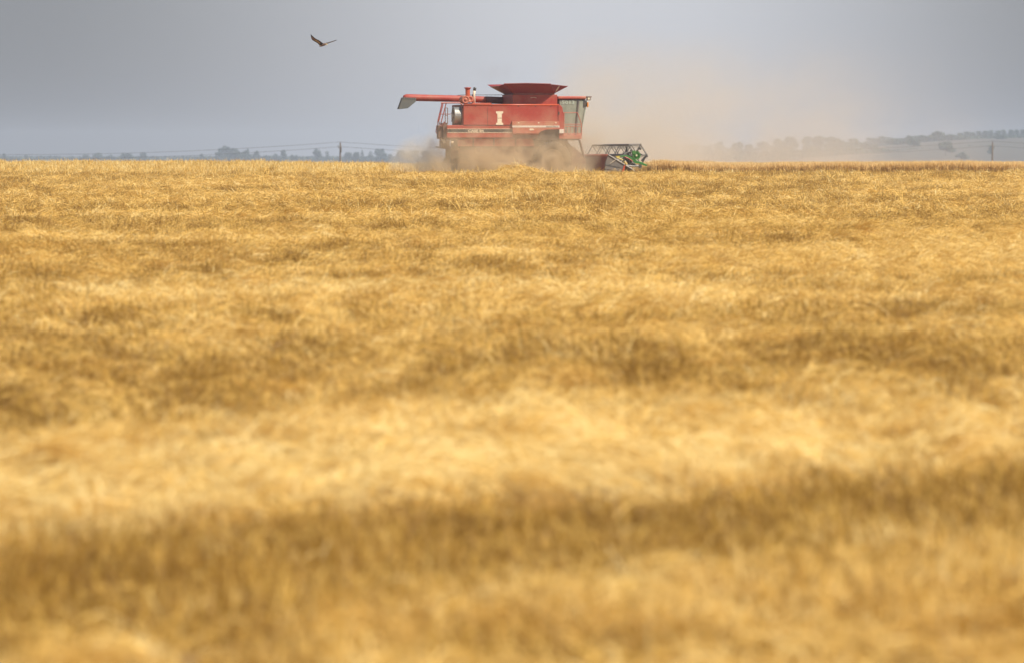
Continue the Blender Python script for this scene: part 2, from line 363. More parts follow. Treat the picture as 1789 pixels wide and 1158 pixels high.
# ------------------------------------------------------------------ straw tufts (instanced)
def tuft_mesh(name, kind, seed, mat, n=60, w=0.006):
    r = np.random.default_rng(seed)
    V, Fc, SH, ER = [], [], [], []
    def ribbon(P, W, wd, shade, ear):
        b = len(V)
        for p, ww in zip(P, W):
            V.append(p - wd * ww); V.append(p + wd * ww); SH.extend([shade, shade]); ER.extend([ear, ear])
        for i in range(len(P) - 1):
            Fc.append((b + 2 * i, b + 2 * i + 1, b + 2 * i + 3, b + 2 * i + 2))
    for i in range(n):
        shade = r.random()
        if kind == 'lodged':
            L = r.uniform(0.20, 0.42); a = r.normal(0, 0.5); hm = r.uniform(0.02, 0.16) * r.uniform(0.5, 1.2)
            o = np.array([r.uniform(-0.28, 0.02), r.uniform(-0.15, 0.15), -0.10])
            d = np.array([math.cos(a), math.sin(a), 0]); c = np.array([-d[1], d[0], 0]) * r.normal(0, 0.10)
            t = np.array([0, 0.22, 0.45, 0.7, 0.88, 1.0])
            z = hm * (1 - (1 - t) ** 3) - hm * 0.7 * t ** 3 + r.normal(0, 0.015) * t
            P = [o + d * L * tk + c * tk * tk + np.array([0, 0, 0.10 * min(1, tk * 4) + zk]) for tk, zk in zip(t, z)]
        elif kind == 'upright':
            L = r.uniform(0.28, 0.46); a = r.uniform(0, 2 * math.pi); ln = abs(r.normal(0.18, 0.18))
            o = np.array([*r.uniform(-0.35, 0.35, 2), -0.05]); d = np.array([math.cos(a), math.sin(a), 0])
            t = np.array([0, 0.35, 0.7, 0.9, 1.0])
            P = [o + d * L * ln * tk ** 1.8 + np.array([0, 0, L * tk * (1 - 0.15 * ln * tk)]) for tk in t]
        elif kind == 'stray':
            L = r.uniform(0.25, 0.5); a = r.uniform(0, 2 * math.pi); ln = abs(r.normal(0.5, 0.3))
            o = np.array([*r.uniform(-0.3, 0.3, 2), -0.05]); d = np.array([math.cos(a), math.sin(a), 0])
            t = np.array([0, 0.4, 0.75, 0.9, 1.0])
            P = [o + d * L * ln * tk ** 2 + np.array([0, 0, L * tk * (1 - 0.2 * ln * tk)]) for tk in t]
        else:   # wheat
            L = r.uniform(0.66, 0.86); a = r.uniform(0, 2 * math.pi); ln = abs(r.normal(0.10, 0.10))
            o = np.array([*r.uniform(-0.35, 0.35, 2), -0.02]); d = np.array([math.cos(a), math.sin(a), 0])
            t = np.array([0, 0.4, 0.8, 0.93, 1.0])
            P = [o + d * L * (ln * tk ** 1.6 + 0.10 * max(0, tk - 0.8)) + np.array([0, 0, L * tk]) for tk in t]
        wd = np.array([r.normal(), r.normal(), r.normal() * 0.35]); wd /= np.linalg.norm(wd)
        if kind == 'upright':
            W = [w, w, w * 0.9, w * 0.8, w * 0.5]; ribbon(P, W, wd, shade, 0)
        else:
            k = len(P) - 2
            ribbon(P[:k + 1], [w * 0.9] * (k + 1), wd, shade, 0)
            ribbon(P[k:] if len(P[k:]) > 2 else [P[k], (P[k] + P[k + 1]) / 2, P[k + 1]], [w * 0.8, w * 1.9, w * 0.6], wd, shade, 1)
            for q in range(2):      # awns
                e = P[-1]; dd = (P[-1] - P[-2]); dd = dd / (np.linalg.norm(dd) + 1e-6)
                e2 = e + dd * 0.09 + r.normal(0, 0.022, 3)
                ribbon([e, e2], [w * 0.45, w * 0.15], wd, shade, 1)
        if kind in ('upright', 'wheat') and r.random() < 0.45:      # a dry leaf
            p0 = P[1 + r.integers(0, 2)]; aa = r.uniform(0, 2 * math.pi); q = np.array([math.cos(aa), math.sin(aa), 0])
            ribbon([p0, p0 + q * 0.06 + np.array([0, 0, .05]), p0 + q * 0.16 + np.array([0, 0, -.03])], [w * .8, w * 1.3, w * .2], np.array([-q[1], q[0], 0]), shade, 0)
    me = bpy.data.meshes.new(name); me.from_pydata([tuple(v) for v in V], [], Fc); me.materials.append(mat)
    at_ = me.attributes.new('shade', 'FLOAT', 'POINT'); at_.data.foreach_set('value', np.array(SH, np.float32))
    at_ = me.attributes.new('ear', 'FLOAT', 'POINT'); at_.data.foreach_set('value', np.array(ER, np.float32))
    return bpy.data.objects.new(name, me)

def scatter(name, label, cat, sources, pts, rot, scl, vid, tint):
    """one mesh of points whose geometry nodes put a tuft on each"""
    me = bpy.data.meshes.new(name); me.vertices.add(len(pts)); me.vertices.foreach_set('co', np.asarray(pts, np.float32).ravel())
    def attr(nm, typ, key, arr): a = me.attributes.new(nm, typ, 'POINT'); a.data.foreach_set(key, np.ascontiguousarray(arr).ravel())
    attr('rot', 'FLOAT_VECTOR', 'vector', rot.astype(np.float32)); attr('scl', 'FLOAT_VECTOR', 'vector', scl.astype(np.float32))
    attr('vid', 'INT', 'value', vid.astype(np.int32)); attr('tint', 'FLOAT', 'value', np.clip(tint, 0, 1).astype(np.float32))
    o = bpy.data.objects.new(name, me); COL.objects.link(o); tag(o, label, cat, kind='stuff')
    c = bpy.data.collections.new(name + '_tufts')
    for s in sources: c.objects.link(s)
    ng = bpy.data.node_groups.new(name + '_scatter', 'GeometryNodeTree')
    ng.interface.new_socket('Geometry', in_out='INPUT', socket_type='NodeSocketGeometry'); ng.interface.new_socket('Geometry', in_out='OUTPUT', socket_type='NodeSocketGeometry')
    N, L = ng.nodes, ng.links
    gi, go = N.new('NodeGroupInput'), N.new('NodeGroupOutput')
    ci = N.new('GeometryNodeCollectionInfo'); ci.inputs['Collection'].default_value = c; ci.inputs['Separate Children'].default_value = True; ci.inputs['Reset Children'].default_value = True
    ip = N.new('GeometryNodeInstanceOnPoints'); ip.inputs['Pick Instance'].default_value = True
    def na(nm, typ):
        k = N.new('GeometryNodeInputNamedAttribute'); k.data_type = typ; k.inputs['Name'].default_value = nm; return k.outputs[0]
    L.new(gi.outputs[0], ip.inputs['Points']); L.new(ci.outputs[0], ip.inputs['Instance'])
    L.new(na('vid', 'INT'), ip.inputs['Instance Index']); L.new(na('rot', 'FLOAT_VECTOR'), ip.inputs['Rotation']); L.new(na('scl', 'FLOAT_VECTOR'), ip.inputs['Scale'])
    L.new(ip.outputs[0], go.inputs[0])
    md = o.modifiers.new('scatter', 'NODES'); md.node_group = ng
    return o

def sample_area(D0, D1, dens, xedge=X_EDGE):
    area = 0.5 * (2 * xedge(D0) + 2 * xedge(D1)) * (D1 - D0); n = int(area * dens)
    D = rng.uniform(D0, D1, n * 2); x = rng.uniform(-1, 1, n * 2) * xedge(D1)
    k = np.abs(x) < xedge(D); return x[k][:n], D[k][:n]

lod_near = [tuft_mesh('tuft_a%02d' % i, 'lodged', 100 + i, M['straw'], 30, 0.0031) for i in range(6)]
lod_far = [tuft_mesh('tuft_b%02d' % i, 'lodged', 200 + i, M['straw'], 24, 0.0050) for i in range(6)]
upr = [tuft_mesh('tuft_c%02d' % i, 'upright', 300 + i, M['straw'], 80, 0.0030) for i in range(4)]
stray = [tuft_mesh('tuft_d%02d' % i, 'stray', 400 + i, M['straw'], 5, 0.0065) for i in range(5)]
wht = [tuft_mesh('tuft_e%02d' % i, 'wheat', 500 + i, M['wheat'], 46, 0.008) for i in range(5)]

P_, R_, S_, V_, T_ = [], [], [], [], []
for (D0, D1, dens) in ((9, 30, 60), (30, 60, 70), (60, 120, 60), (120, 200, 40), (200, FRONT_END, 34)):
    x, D = sample_area(D0, D1, dens)
    h, tint, up, hole = crop(x, D)
    keep = ~(hole & (rng.random(len(x)) < 0.97)); x, D, h, tint, up = x[keep], D[keep], h[keep], tint[keep], up[keep]
    n = len(x); isup = rng.random(n) < up * 0.85 * (1 - 0.85 * smooth01((D - 60) / 50))
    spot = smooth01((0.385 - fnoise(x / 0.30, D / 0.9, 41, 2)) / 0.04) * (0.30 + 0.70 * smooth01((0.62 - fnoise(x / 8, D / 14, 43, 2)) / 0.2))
    isup |= (spot > 0.5) & (D > 40) & (rng.random(n) < 0.7)      # upright knots tinted dark to stand for shaded hollows between clumps
    base = gz(x, D) + h
    swirl = 2 * math.pi * fnoise(x / 4.5, D / 6.0, 77, 2) * 1.6 + 0.6 + 4.0 * (fnoise(x / 0.5, D / 0.8, 88, 2) - 0.5)
    rz = np.where(isup, rng.uniform(0, 6.28, n), swirl + rng.normal(0, 0.6, n))
    # neighbouring tufts lean together, so whole clumps turn towards or away from the sun
    la, lb = (fnoise(x / 0.35, D / 0.6, 91, 1) - 0.5) * 1.5, (fnoise(x / 0.35, D / 0.6, 95, 1) - 0.5) * 1.5
    cz, sz_ = np.cos(rz), np.sin(rz)
    k_ = np.where(isup, 0.5, 0.9)
    rot = np.stack([(la * cz + lb * sz_) * k_ + rng.normal(0, 0.10, n), (-la * sz_ + lb * cz) * k_ + rng.normal(-0.02, 0.12, n), rz], 1)
    s = rng.uniform(0.8, 1.2, n); zs = s * np.where(isup, rng.uniform(0.4, 0.7, n), rng.uniform(0.7, 1.3, n))
    near = D < 130
    vid = np.where(isup, 12 + rng.integers(0, 4, n), np.where(near, rng.integers(0, 6, n), 6 + rng.integers(0, 6, n)))
    P_.append(np.stack([x, D, base - np.where(isup, 0.04, 0.0)], 1)); R_.append(rot); S_.append(np.stack([s, s, zs], 1)); V_.append(vid)
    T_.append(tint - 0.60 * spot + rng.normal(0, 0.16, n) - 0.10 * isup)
# strays poking out of the mat
x, D = sample_area(130, FRONT_END, 0.5); h, tint, up, hole = crop(x, D); n = len(x)
P_.append(np.stack([x, D, gz(x, D) + h], 1)); R_.append(np.stack([rng.normal(0, .15, n), rng.normal(0, .15, n), rng.uniform(0, 6.28, n)], 1))
s = rng.uniform(0.7, 1.15, n); S_.append(np.stack([s, s, s], 1)); V_.append(16 + rng.integers(0, 5, n)); T_.append(0.75 + rng.normal(0, .1, n))
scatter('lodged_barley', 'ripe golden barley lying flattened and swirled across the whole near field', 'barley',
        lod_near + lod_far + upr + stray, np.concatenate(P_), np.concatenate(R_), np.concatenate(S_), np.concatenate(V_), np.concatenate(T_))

# ---- field beyond the harvester: rough crop up to the crest, standing wheat on the right
base_o = Vector((0.15, 268.0))
def cut_coord(x, D):
    dx, dy = x - base_o.x, D - base_o.y
    return dx * math.cos(HEADING) + dy * math.sin(HEADING), -dx * math.sin(HEADING) + dy * math.cos(HEADING)
U_CUT, V_CUT = 5.2, -3.95
# standing wheat
n = 26000
uu = rng.uniform(U_CUT, 40, n); vv = V_CUT + rng.random(n) ** 1.5 * 34
x = base_o.x + uu * math.cos(HEADING) - vv * math.sin(HEADING); D = base_o.y + uu * math.sin(HEADING) + vv * math.cos(HEADING)
edge = (fnoise(uu / 1.2, uu * 0, 12, 2) - 0.5) * 0.7
k = (vv > V_CUT + edge) & (x < 0.105 * D + 4) & (x > -5); k &= ~((uu < 5.9) & (vv < 4))
x, D, vv, uu = x[k], D[k], vv[k], uu[k]; n = len(x)
hh = 0.86 + 0.17 * (fnoise(x / 2.0, D / 2.0, 21, 2) - 0.5) * 2
hh = hh * np.clip(1 - 0.010 * (vv - V_CUT), 0.45, 1)
s = rng.uniform(0.9, 1.1, n)
scatter('standing_wheat', 'tall uncut wheat standing in front of the harvester with brown stalks and pale ears', 'wheat', wht,
        np.stack([x, D, gz(x, D)], 1), np.stack([rng.normal(0, .05, n), rng.normal(0, .05, n), rng.uniform(0, 6.28, n)], 1),
        np.stack([s, s, hh * rng.uniform(.93, 1.05, n)], 1), rng.integers(0, 5, n), 0.5 + rng.normal(0, .14, n))
# rougher crop behind, left of and beyond the cut strip up to the crest
P_, R_, S_, V_, T_ = [], [], [], [], []
x, D = sample_area(FRONT_END, 356, 6.0); u_, v_ = cut_coord(x, D)
wheatzone = (u_ > U_CUT) & (v_ > V_CUT) & (v_ < 28)
cutz = (v_ > -4.2) & (v_ < 4.2)
k = ~wheatzone; x, D, cutz = x[k], D[k], cutz[k]; n = len(x)
h, tint, up, hole = crop(x, D)
isup = cutz | (rng.random(n) < 0.12)
hz = np.where(cutz | (D < 262), 0.0, 0.10 + (h - 0.17) * 0.9)
s = rng.uniform(0.85, 1.2, n)
src = [tuft_mesh('tuft_f%02d' % i, 'lodged', 600 + i, M['straw'], 46, 0.009) for i in range(5)] + [tuft_mesh('tuft_g%02d' % i, 'upright', 700 + i, M['straw'], 46, 0.008) for i in range(4)] + \
      [tuft_mesh('tuft_h%02d' % i, 'stray', 800 + i, M['straw'], 4, 0.008) for i in range(3)]
P_.append(np.stack([x, D, gz(x, D) + hz], 1)); R_.append(np.stack([rng.normal(0, .1, n), rng.normal(0, .12, n), rng.uniform(0, 6.28, n)], 1))
zz = np.where(isup, np.where(cutz, 0.5, 1.0), 1.0) * s
S_.append(np.stack([s, s, zz], 1)); V_.append(np.where(isup, 5 + rng.integers(0, 4, n), rng.integers(0, 5, n))); T_.append(0.62 + rng.normal(0, .12, n) + (tint - 0.5) * 0.5)
x, D = sample_area(300, 352, 0.35); n = len(x); k = np.ones(n, bool); u_, v_ = cut_coord(x, D)
s = rng.uniform(0.7, 1.2, n); P_.append(np.stack([x, D, gz(x, D) + 0.12], 1)); R_.append(np.stack([rng.normal(0, .1, n), rng.normal(0, .1, n), rng.uniform(0, 6.28, n)], 1))
S_.append(np.stack([s, s, s], 1)); V_.append(9 + rng.integers(0, 3, n)); T_.append(np.full(n, 0.8))
scatter('distant_barley', 'pale rough barley and stubble running from the harvester up to the crest', 'barley', src,
        np.concatenate(P_), np.concatenate(R_), np.concatenate(S_), np.concatenate(V_), np.concatenate(T_))

# ------------------------------------------------------------------ combine harvester
GZ0 = float(gz(base_o.x, base_o.y))
ch = empty('combine_harvester', (base_o.x, base_o.y, GZ0), HEADING,
           'faded red combine harvester with a flared grain tank cutting the field in its own dust', 'combine harvester')
cH, sH = math.cos(HEADING), math.sin(HEADING)
def Q(px, py, v):
    """a point measured on the photograph, at depth v in the machine's own axes -> machine coordinates (forward, across, up)"""
    k = (px - 894.5) / F
    u = (k * (268 + v * cH) - base_o.x + v * sH) / (cH - k * sH)
    D = 268 + u * sH + v * cH
    return (u, v, (280 - py) / F * D + EYE - GZ0)
def poly(pts, v): return [(Q(x, y, v)[0], Q(x, y, v)[2]) for x, y in pts]
def panel(name, pts, v, th, mat, parent=ch, bevel=0.012, vm=None):
    return MB().prism(poly(pts, v if vm is None else vm), v, v + th).build(name, mat, parent, bevel=bevel)
def rect(x0, x1, y0, y1): return [(x0, y1), (x1, y1), (x1, y0), (x0, y0)]
def cbox(name, x0, x1, y0, y1, v0, v1, mat, parent=ch, bevel=0.02):
    return MB().prism(poly(rect(x0, x1, y0, y1), v0), v0, v1).build(name, mat, parent, bevel=bevel)
VN = -1.5
# body
cbox('body_shell', 811, 975, 184.5, 236, VN + 0.12, 1.45, M['red'])
panel('engine_side_panel', [(809.8, 219), (893.5, 219), (893.5, 212.5), (976, 212.5), (976, 186), (974, 183.2), (811, 183.2), (809.8, 185)], VN, 0.1, M['red'])
for a, b in ((809.8, 976),):
    MB().tube([Q(a, 184.2, VN + .02), Q(b, 184.2, VN + .02)], 0.045, 8).build('panel_top_roll', M['red_orange'], ch, smooth=True)
MB().box((Q(852, 0, VN)[0] - .012, VN - .006, Q(0, 218.5, VN)[2]), (Q(852, 0, VN)[0] + .012, VN + .02, Q(0, 186, VN)[2])).build('panel_seam', M['red_dark'], ch)
panel('front_side_panel', [(896, 234), (941, 234), (945, 230.5), (951, 228.2), (958, 227), (978, 226.5), (976.5, 212.6), (894.5, 212.6)], VN - 0.09, 0.14, M['red_dusty'])
panel('white_stripe', [(895.3, 223.3), (978, 223.3), (977, 220), (895, 220)], VN - 0.098, 0.02, M['white'], bevel=0)
panel('wheel_arch_liner', [(938, 246), (978, 246), (978, 226), (955, 226.5), (944, 230)], VN + 0.06, 0.3, M['chassis'])
sc_ = panel('side_column', [(977, 243), (985, 243.5), (984.5, 200), (982.5, 188), (979, 184.2), (975, 183.4), (975.5, 226), (977, 226)], VN - 0.03, 0.25, M['red'])
cbox('white_tool_box', 977.3, 985.2, 226.5, 233.6, VN - 0.10, VN + 0.1, M['white'], bevel=0.01)
panel('column_slot', rect(975.5, 977.5, 196, 201), VN - 0.045, 0.03, M['black'], bevel=0)
for xx in (830, 858, 905, 935, 962):
    panel('panel_latch', rect(xx, xx + 1.6, 185.2, 186.6), VN - 0.02, 0.03, M['steel_dark'], bevel=0)
for xx in (905, 940, 970):
    panel('warning_sticker', rect(xx, xx + 2.2, 214.2, 216.2), VN - 0.096, 0.02, M['cream'], bevel=0)
# rear belt with stripe
panel('rear_belt', rect(781, 896, 219.6, 241), VN + 0.02, 0.12, M['red'])
panel('black_stripe', rect(781.5, 895.5, 226.3, 231.9), VN + 0.011, 0.02, M['black'], bevel=0)
for y in (225.8, 232.2):
    panel('pinstripe', rect(781.5, 895.5, y - 0.35, y + 0.35), VN + 0.007, 0.02, M['cream'], bevel=0)
panel('panel_shadow_gap', rect(811, 893, 219.3, 220.4), VN + 0.01, 0.05, M['red_dark'], bevel=0)
cbox('engine_deck', 782, 812, 219.2, 226, VN + 0.13, 1.4, M['red'])
cbox('straw_walker_hood', 783, 962, 226.5, 243, VN + 0.16, 1.35, M['red_dark'])
cbox('lower_frame', 803, 985, 241.5, 262, VN + 0.45, 1.1, M['chassis'])
cbox('sieve_box', 800, 930, 259, 284, VN + 0.55, 1.0, M['red_dark'])
cbox('axle_beam', 958, 975, 274, 290, -1.2, 1.2, M['chassis'])
panel('lower_side_shield', [(800, 256), (934, 256), (930, 241.2), (800, 241.2)], VN + 0.22, 0.1, M['red_dusty'])
for x0 in (826, 862, 900):
    panel('shield_rib', rect(x0, x0 + 2.2, 241.8, 255.5), VN + 0.19, 0.05, M['brown'])
for (cxp, cyp, rr) in ((838, 262, .26), (868, 266, .34), (905, 262, .22)):
    c = Q(cxp, cyp, VN + 0.35)
    MB().lathe_y(c, [(0.01, -.06), (rr * .35, -.06), (rr * .4, -.02), (rr * .9, -.02), (rr, -.05), (rr, .05), (0.01, .05)], 24).build('drive_pulley', M['brown'], ch, smooth=True)
# engine side emblem: a slab-serif capital I in two halves
for half in (0, 1):
    if half == 0: pts = [(866.6, 195.2), (879, 195.2), (879, 198.3), (876.7, 199.6), (876.7, 206.6), (868.9, 206.6), (868.9, 199.6), (866.6, 198.3)]
    else: pts = [(868.9, 207.5), (876.7, 207.5), (876.7, 214.6), (879, 215.9), (879, 219), (866.6, 219), (866.6, 215.9), (868.9, 214.6)]
    MB().prism(list(reversed(poly(pts, VN))), VN - 0.012, VN + 0.01).build('emblem_half', M['cream'], ch)
# lettering (real text turned to mesh)
def text_mesh(name, body, px0, px1, py0, py1, v, mat, extrude=0.004, bold=0.0):
    cu = bpy.data.curves.new(name, 'FONT'); cu.body = body; cu.extrude = 0.0; cu.offset = bold; cu.resolution_u = 2
    tmp = bpy.data.objects.new(name + '_tmp', cu); COL.objects.link(tmp)
    bpy.context.view_layer.update()
    me = bpy.data.meshes.new_from_object(tmp.evaluated_get(bpy.context.evaluated_depsgraph_get()))
    bpy.data.objects.remove(tmp)
    co = np.array([v_.co[:] for v_ in me.vertices]); mn, mxx = co.min(0), co.max(0)
    a, b = Q(px0, py1, v), Q(px1, py0, v)
    for v_ in me.vertices:
        x_ = (v_.co.x - mn[0]) / (mxx[0] - mn[0]); y_ = (v_.co.y - mn[1]) / (mxx[1] - mn[1])
        v_.co = (a[0] + x_ * (b[0] - a[0]), v, a[2] + y_ * (b[2] - a[2]))
    me.materials.clear(); me.materials.append(mat)
    if name != 'letter':
        o = bpy.data.objects.new(name, me); COL.objects.link(o); o.parent = ch; o['kind'] = 'stuff'; return [o]
    bm = bmesh.new(); bm.from_mesh(me); seen, outs = set(), []
    for v_ in bm.verts:                       # one object per letter
        if v_ in seen: continue
        isl, st = [], [v_]; seen.add(v_)
        while st:
            q_ = st.pop(); isl.append(q_)
            for e_ in q_.link_edges:
                w_ = e_.other_vert(q_)
                if w_ not in seen: seen.add(w_); st.append(w_)
        ix = {q_: i for i, q_ in enumerate(isl)}
        fs_ = {f_ for q_ in isl for f_ in q_.link_faces}
        outs.append(mesh_obj(name, [q_.co[:] for q_ in isl], [[ix[q_] for q_ in f_.verts] for f_ in fs_], mat, ch))
    bm.free(); return outs
text_mesh('letter', 'CASE IH', 817.8, 844.6, 227.1, 231.6, VN + 0.003, M['cream'], bold=0.035)
text_mesh('model_lettering', 'Axial-Flow', 953.5, 975.5, 220.7, 222.7, VN - 0.103, M['black'], bold=0.01)
c = Q(928.8, 226.8, VN - 0.1)
MB().prism([(c[0] + .12 * math.cos(t), c[2] + .045 * math.sin(t)) for t in np.linspace(0, 2 * math.pi, 14, endpoint=False)], c[1] - .004, c[1] + .02).build('oval_decal', M['cream'], ch)

# rear: rotary air screen, deck, ladders, rear box
rs = 0.425; cc = Q(791.3, 203, -1.0)
x0 = cc[0]; x1 = Q(810, 203, -1.0)[0]
scr = MB()
def ring_x(x, r, n=28): return [(x, cc[1] + r * math.cos(2 * math.pi * k / n), cc[2] + r * math.sin(2 * math.pi * k / n)) for k in range(n)]
def lathe_x(mb, prof, n=28):
    vv_ = []
    for x, r in prof: vv_ += ring_x(x, max(r, 0.002), n)
    mb.add(vv_, [(i * n + k, i * n + (k + 1) % n, (i + 1) * n + (k + 1) % n, (i + 1) * n + k) for i in range(len(prof) - 1) for k in range(n)])
lathe_x(scr, [(x0 - .03, 0.0), (x0 - .03, .12), (x0, .13), (x0, rs * .9), (x0 + .02, rs), (x0 + .06, rs), (x0 + .06, rs * .97), (x1 - .05, rs * .97), (x1 - .05, rs), (x1 + .02, rs)])
so = scr.build('rotary_air_screen', M['screen'], ch, smooth=False)
for k in range(6):
    t = math.pi * k / 3 + .3; d = Vector((0, math.cos(t), math.sin(t)))
    p0 = Vector((x0 - .012, cc[1], cc[2])) + d * .1; p1 = Vector((x0 - .012, cc[1], cc[2])) + d * rs * .93
    MB().tube([p0, p1], .012, 5).build('screen_spoke', M['steel_dark'], so)
cbox('screen_housing', 807, 812, 183.5, 219.2, VN + 0.05, 0.9, M['red_dark'])
cbox('top_plate', 824.6, 859.6, 180.6, 183.4, VN + 0.15, 0.6, M['red_orange'])
cbox('rear_body', 784.5, 812, 226.2, 245, VN + 0.18, 1.0, M['brown'])
cbox('rear_upright_box', 765.5, 772.8, 219.5, 242, -1.2, -0.85, M['brown'])
cbox('rear_upright_box', 773.8, 782, 215.5, 244, -1.3, -0.85, M['brown'])
panel('dark_slot', rect(771.6, 774.2, 220, 243), -1.15, 0.25, M['chassis'])
cbox('lower_rear_box', 772.5, 786, 245.5, 258.5, -1.0, -0.3, M['brown'])
MB().tube([Q(760, 257, -0.9), Q(773, 258.6, -0.9), Q(802, 262.5, -0.9)], [.014, .05, .04], 6).build('hitch_bar', M['brown'], ch)
MB().tube([Q(771.5, 240, -1.05), Q(777, 250.5, -1.05)], .065, 8).build('hydraulic_strut', M['white'], ch)
cbox('work_lamp', 788.2, 792.8, 247, 251, VN + .1, VN + .2, M['cream'])
cbox('rear_post', 781, 788, 256, 285, -0.9, -0.5, M['chassis'])
rr_ = .024
def rail(name, pts, v, r=rr_, mat='red'):
    return MB().tube([Q(x, y, v) for x, y in pts], r, 6).build(name, M[mat], ch)
rail('access_rail', [(772.5, 180.3), (764.8, 213), (765.2, 218), (764, 222), (761.6, 229.5), (762.3, 233), (765.5, 234.6), (776.4, 234.8)], -0.9)
rail('access_rail', [(774.6, 180.3), (766.6, 213), (769, 219.5)], -0.6)
rail('access_rail', [(779.5, 181.3), (769.6, 218.8)], -1.1)
rail('deck_rail', [(767, 200), (787.4, 200)], -1.15, .018)
rail('deck_rail', [(770.5, 180.6), (803, 180.6), (808.5, 184)], -1.15, .032, 'red_dusty')
lad = MB()
for xx in (778, 782): lad.tube([Q(xx, 189.3, -1.3), Q(xx, 217, -1.3)], .02, 6)
for yy in (189.3, 202.4, 216): lad.tube([Q(778, yy, -1.3), Q(782, yy, -1.3)], .02, 6)
lad.build('rear_ladder', M['brown'], ch)
rail('ladder_brace', [(777.5, 214), (770.5, 222)], -1.3, .05, 'red_dark')
# air cleaner, exhaust
ax = Q(817.2, 166, -0.7)
ac = MB()
def lathe_z(mb, c, prof, n=20):
    vv_ = []
    for r, z in prof: vv_ += [(c[0] + r * math.cos(2 * math.pi * k / n), c[1] + r * math.sin(2 * math.pi * k / n), z) for k in range(n)]
    m_ = len(prof)
    mb.add(vv_, [(i * n + k, i * n + (k + 1) % n, (i + 1) * n + (k + 1) % n, (i + 1) * n + k) for i in range(m_ - 1) for k in range(n)])
zt = lambda y: Q(817, y, -0.7)[2]
lathe_z(ac, ax, [(.108, zt(168.5)), (.108, zt(157))])
st = ac.build('air_intake_stack', M['red_orange'], ch, smooth=True)
ac = MB(); lathe_z(ac, ax, [(.0, zt(157.2)), (.10, zt(157)), (.165, zt(154.6)), (.165, zt(153.6)), (.06, zt(153.2)), (.0, zt(153.2))])
ac.build('intake_cap', M['red'], st, smooth=True)
dc = Q(813.6, 174.8, -1.15)
MB().lathe_y(dc, [(.01, -.03), (.06, -.03), (.07, 0), (.12, 0), (.13, -.02), (.175, -.02), (.19, 0.03), (.19, .6)], 24).build('air_cleaner_drum', M['red_dusty'], ch, smooth=True)
dc = Q(821.5, 174.0, -0.95)
MB().lathe_y(dc, [(.01, 0), (.07, 0), (.08, -.02), (.15, -.02), (.165, .02), (.165, .4)], 24).build('air_cleaner_drum', M['red_dusty'], ch, smooth=True)
ex = MB().tube([Q(828.2, 181, -0.8), Q(827.9, 166, -0.8), Q(829, 158.5, -0.8)], .062, 10)
exo = ex.build('exhaust_pipe', M['cream'], ch, smooth=True)
MB().tube([Q(829, 159, -0.8), Q(829.3, 156, -0.8), Q(830.1, 153.6, -0.8)], .07, 10).build('exhaust_tip', M['black'], exo, smooth=True)
cbox('exhaust_bracket', 825.6, 827.2, 165.5, 181, -0.85, -0.7, M['chassis'])
cbox('exhaust_bracket', 829.4, 830.9, 169.5, 181, -0.85, -0.7, M['rim'])
MB().tube([Q(798, 167.6, 1.2), Q(806, 166.6, 1.2), Q(884, 166.6, 1.2)], .013, 5).build('marker_rod', M['steel_dark'], ch)
# unloading auger on the far side
AV = 1.15
aug = MB().tube([Q(895, 176.6, AV), Q(880, 176.4, AV), Q(807, 173.4, AV), Q(716, 171.2, AV), Q(710, 171.1, AV), Q(706.5, 171.6, AV), Q(704.6, 173, AV)], [.155, .155, .155, .160, .158, .13, .06], 20)
augo = aug.build('unloading_auger', M['red'], ch, smooth=True)
MB().tube([Q(848, 175.2, AV), Q(895, 176.9, AV)], .168, 20).build('auger_shadow', M['red_dark'], augo, smooth=True)  # dark band on the tube, painted for the tank extension's cast shadow
sp = MB()
ptsn = [(703.6, 171.0), (727.4, 171.8), (726.8, 178.2), (712.6, 189.9), (696.4, 191.5)]
sp.prism(poly(ptsn, AV - .19), AV - .19, AV + .19).build('discharge_spout', M['rubber'], augo, bevel=.02)
for i in range(6):
    q = Q(705.5 + i * 4, 171.9 + i * .1, AV - .2); MB().box((q[0] - .02, q[1] - .012, q[2] - .035), (q[0] + .02, q[1] + .01, q[2] + .035)).build('spout_clip', M['steel'], augo)
# grain tank
TV0, TV1 = -1.22, 1.22
tank = cbox('grain_tank', 896, 973.6, 166, 184.2, TV0, TV1, M['red'])
MB().prism([(Q(897, 184, TV0)[0] - .002, Q(0, 184, 0)[2]), (Q(897, 184, TV0)[0] + .02, Q(0, 184, 0)[2]), (Q(897, 184, TV0)[0] + .02, Q(0, 166.3, 0)[2]), (Q(897, 184, TV0)[0] - .02, Q(0, 166.3, 0)[2])], TV0 + .02, TV1 - .02).build('shaded_rear_face', M['red_dark'], tank)  # dark slab paints the shade of the tank's unlit rear side
cbox('tank_neck', 898, 969, 161.2, 166.2, TV0 + .1, TV1 - .1, M['red_dark'], tank)
panel('tank_rib', rect(917.5, 918.6, 167, 183.8), TV0 - .02, .03, M['red'], tank, bevel=0)
q = Q(932, 171.5, TV0 - .02)
MB().tube([(q[0] - .14, q[1], q[2]), (q[0], q[1] - .03, q[2] + .02), (q[0] + .14, q[1], q[2] - .01)], .014, 5).build('grab_handle', M['cream'], tank)
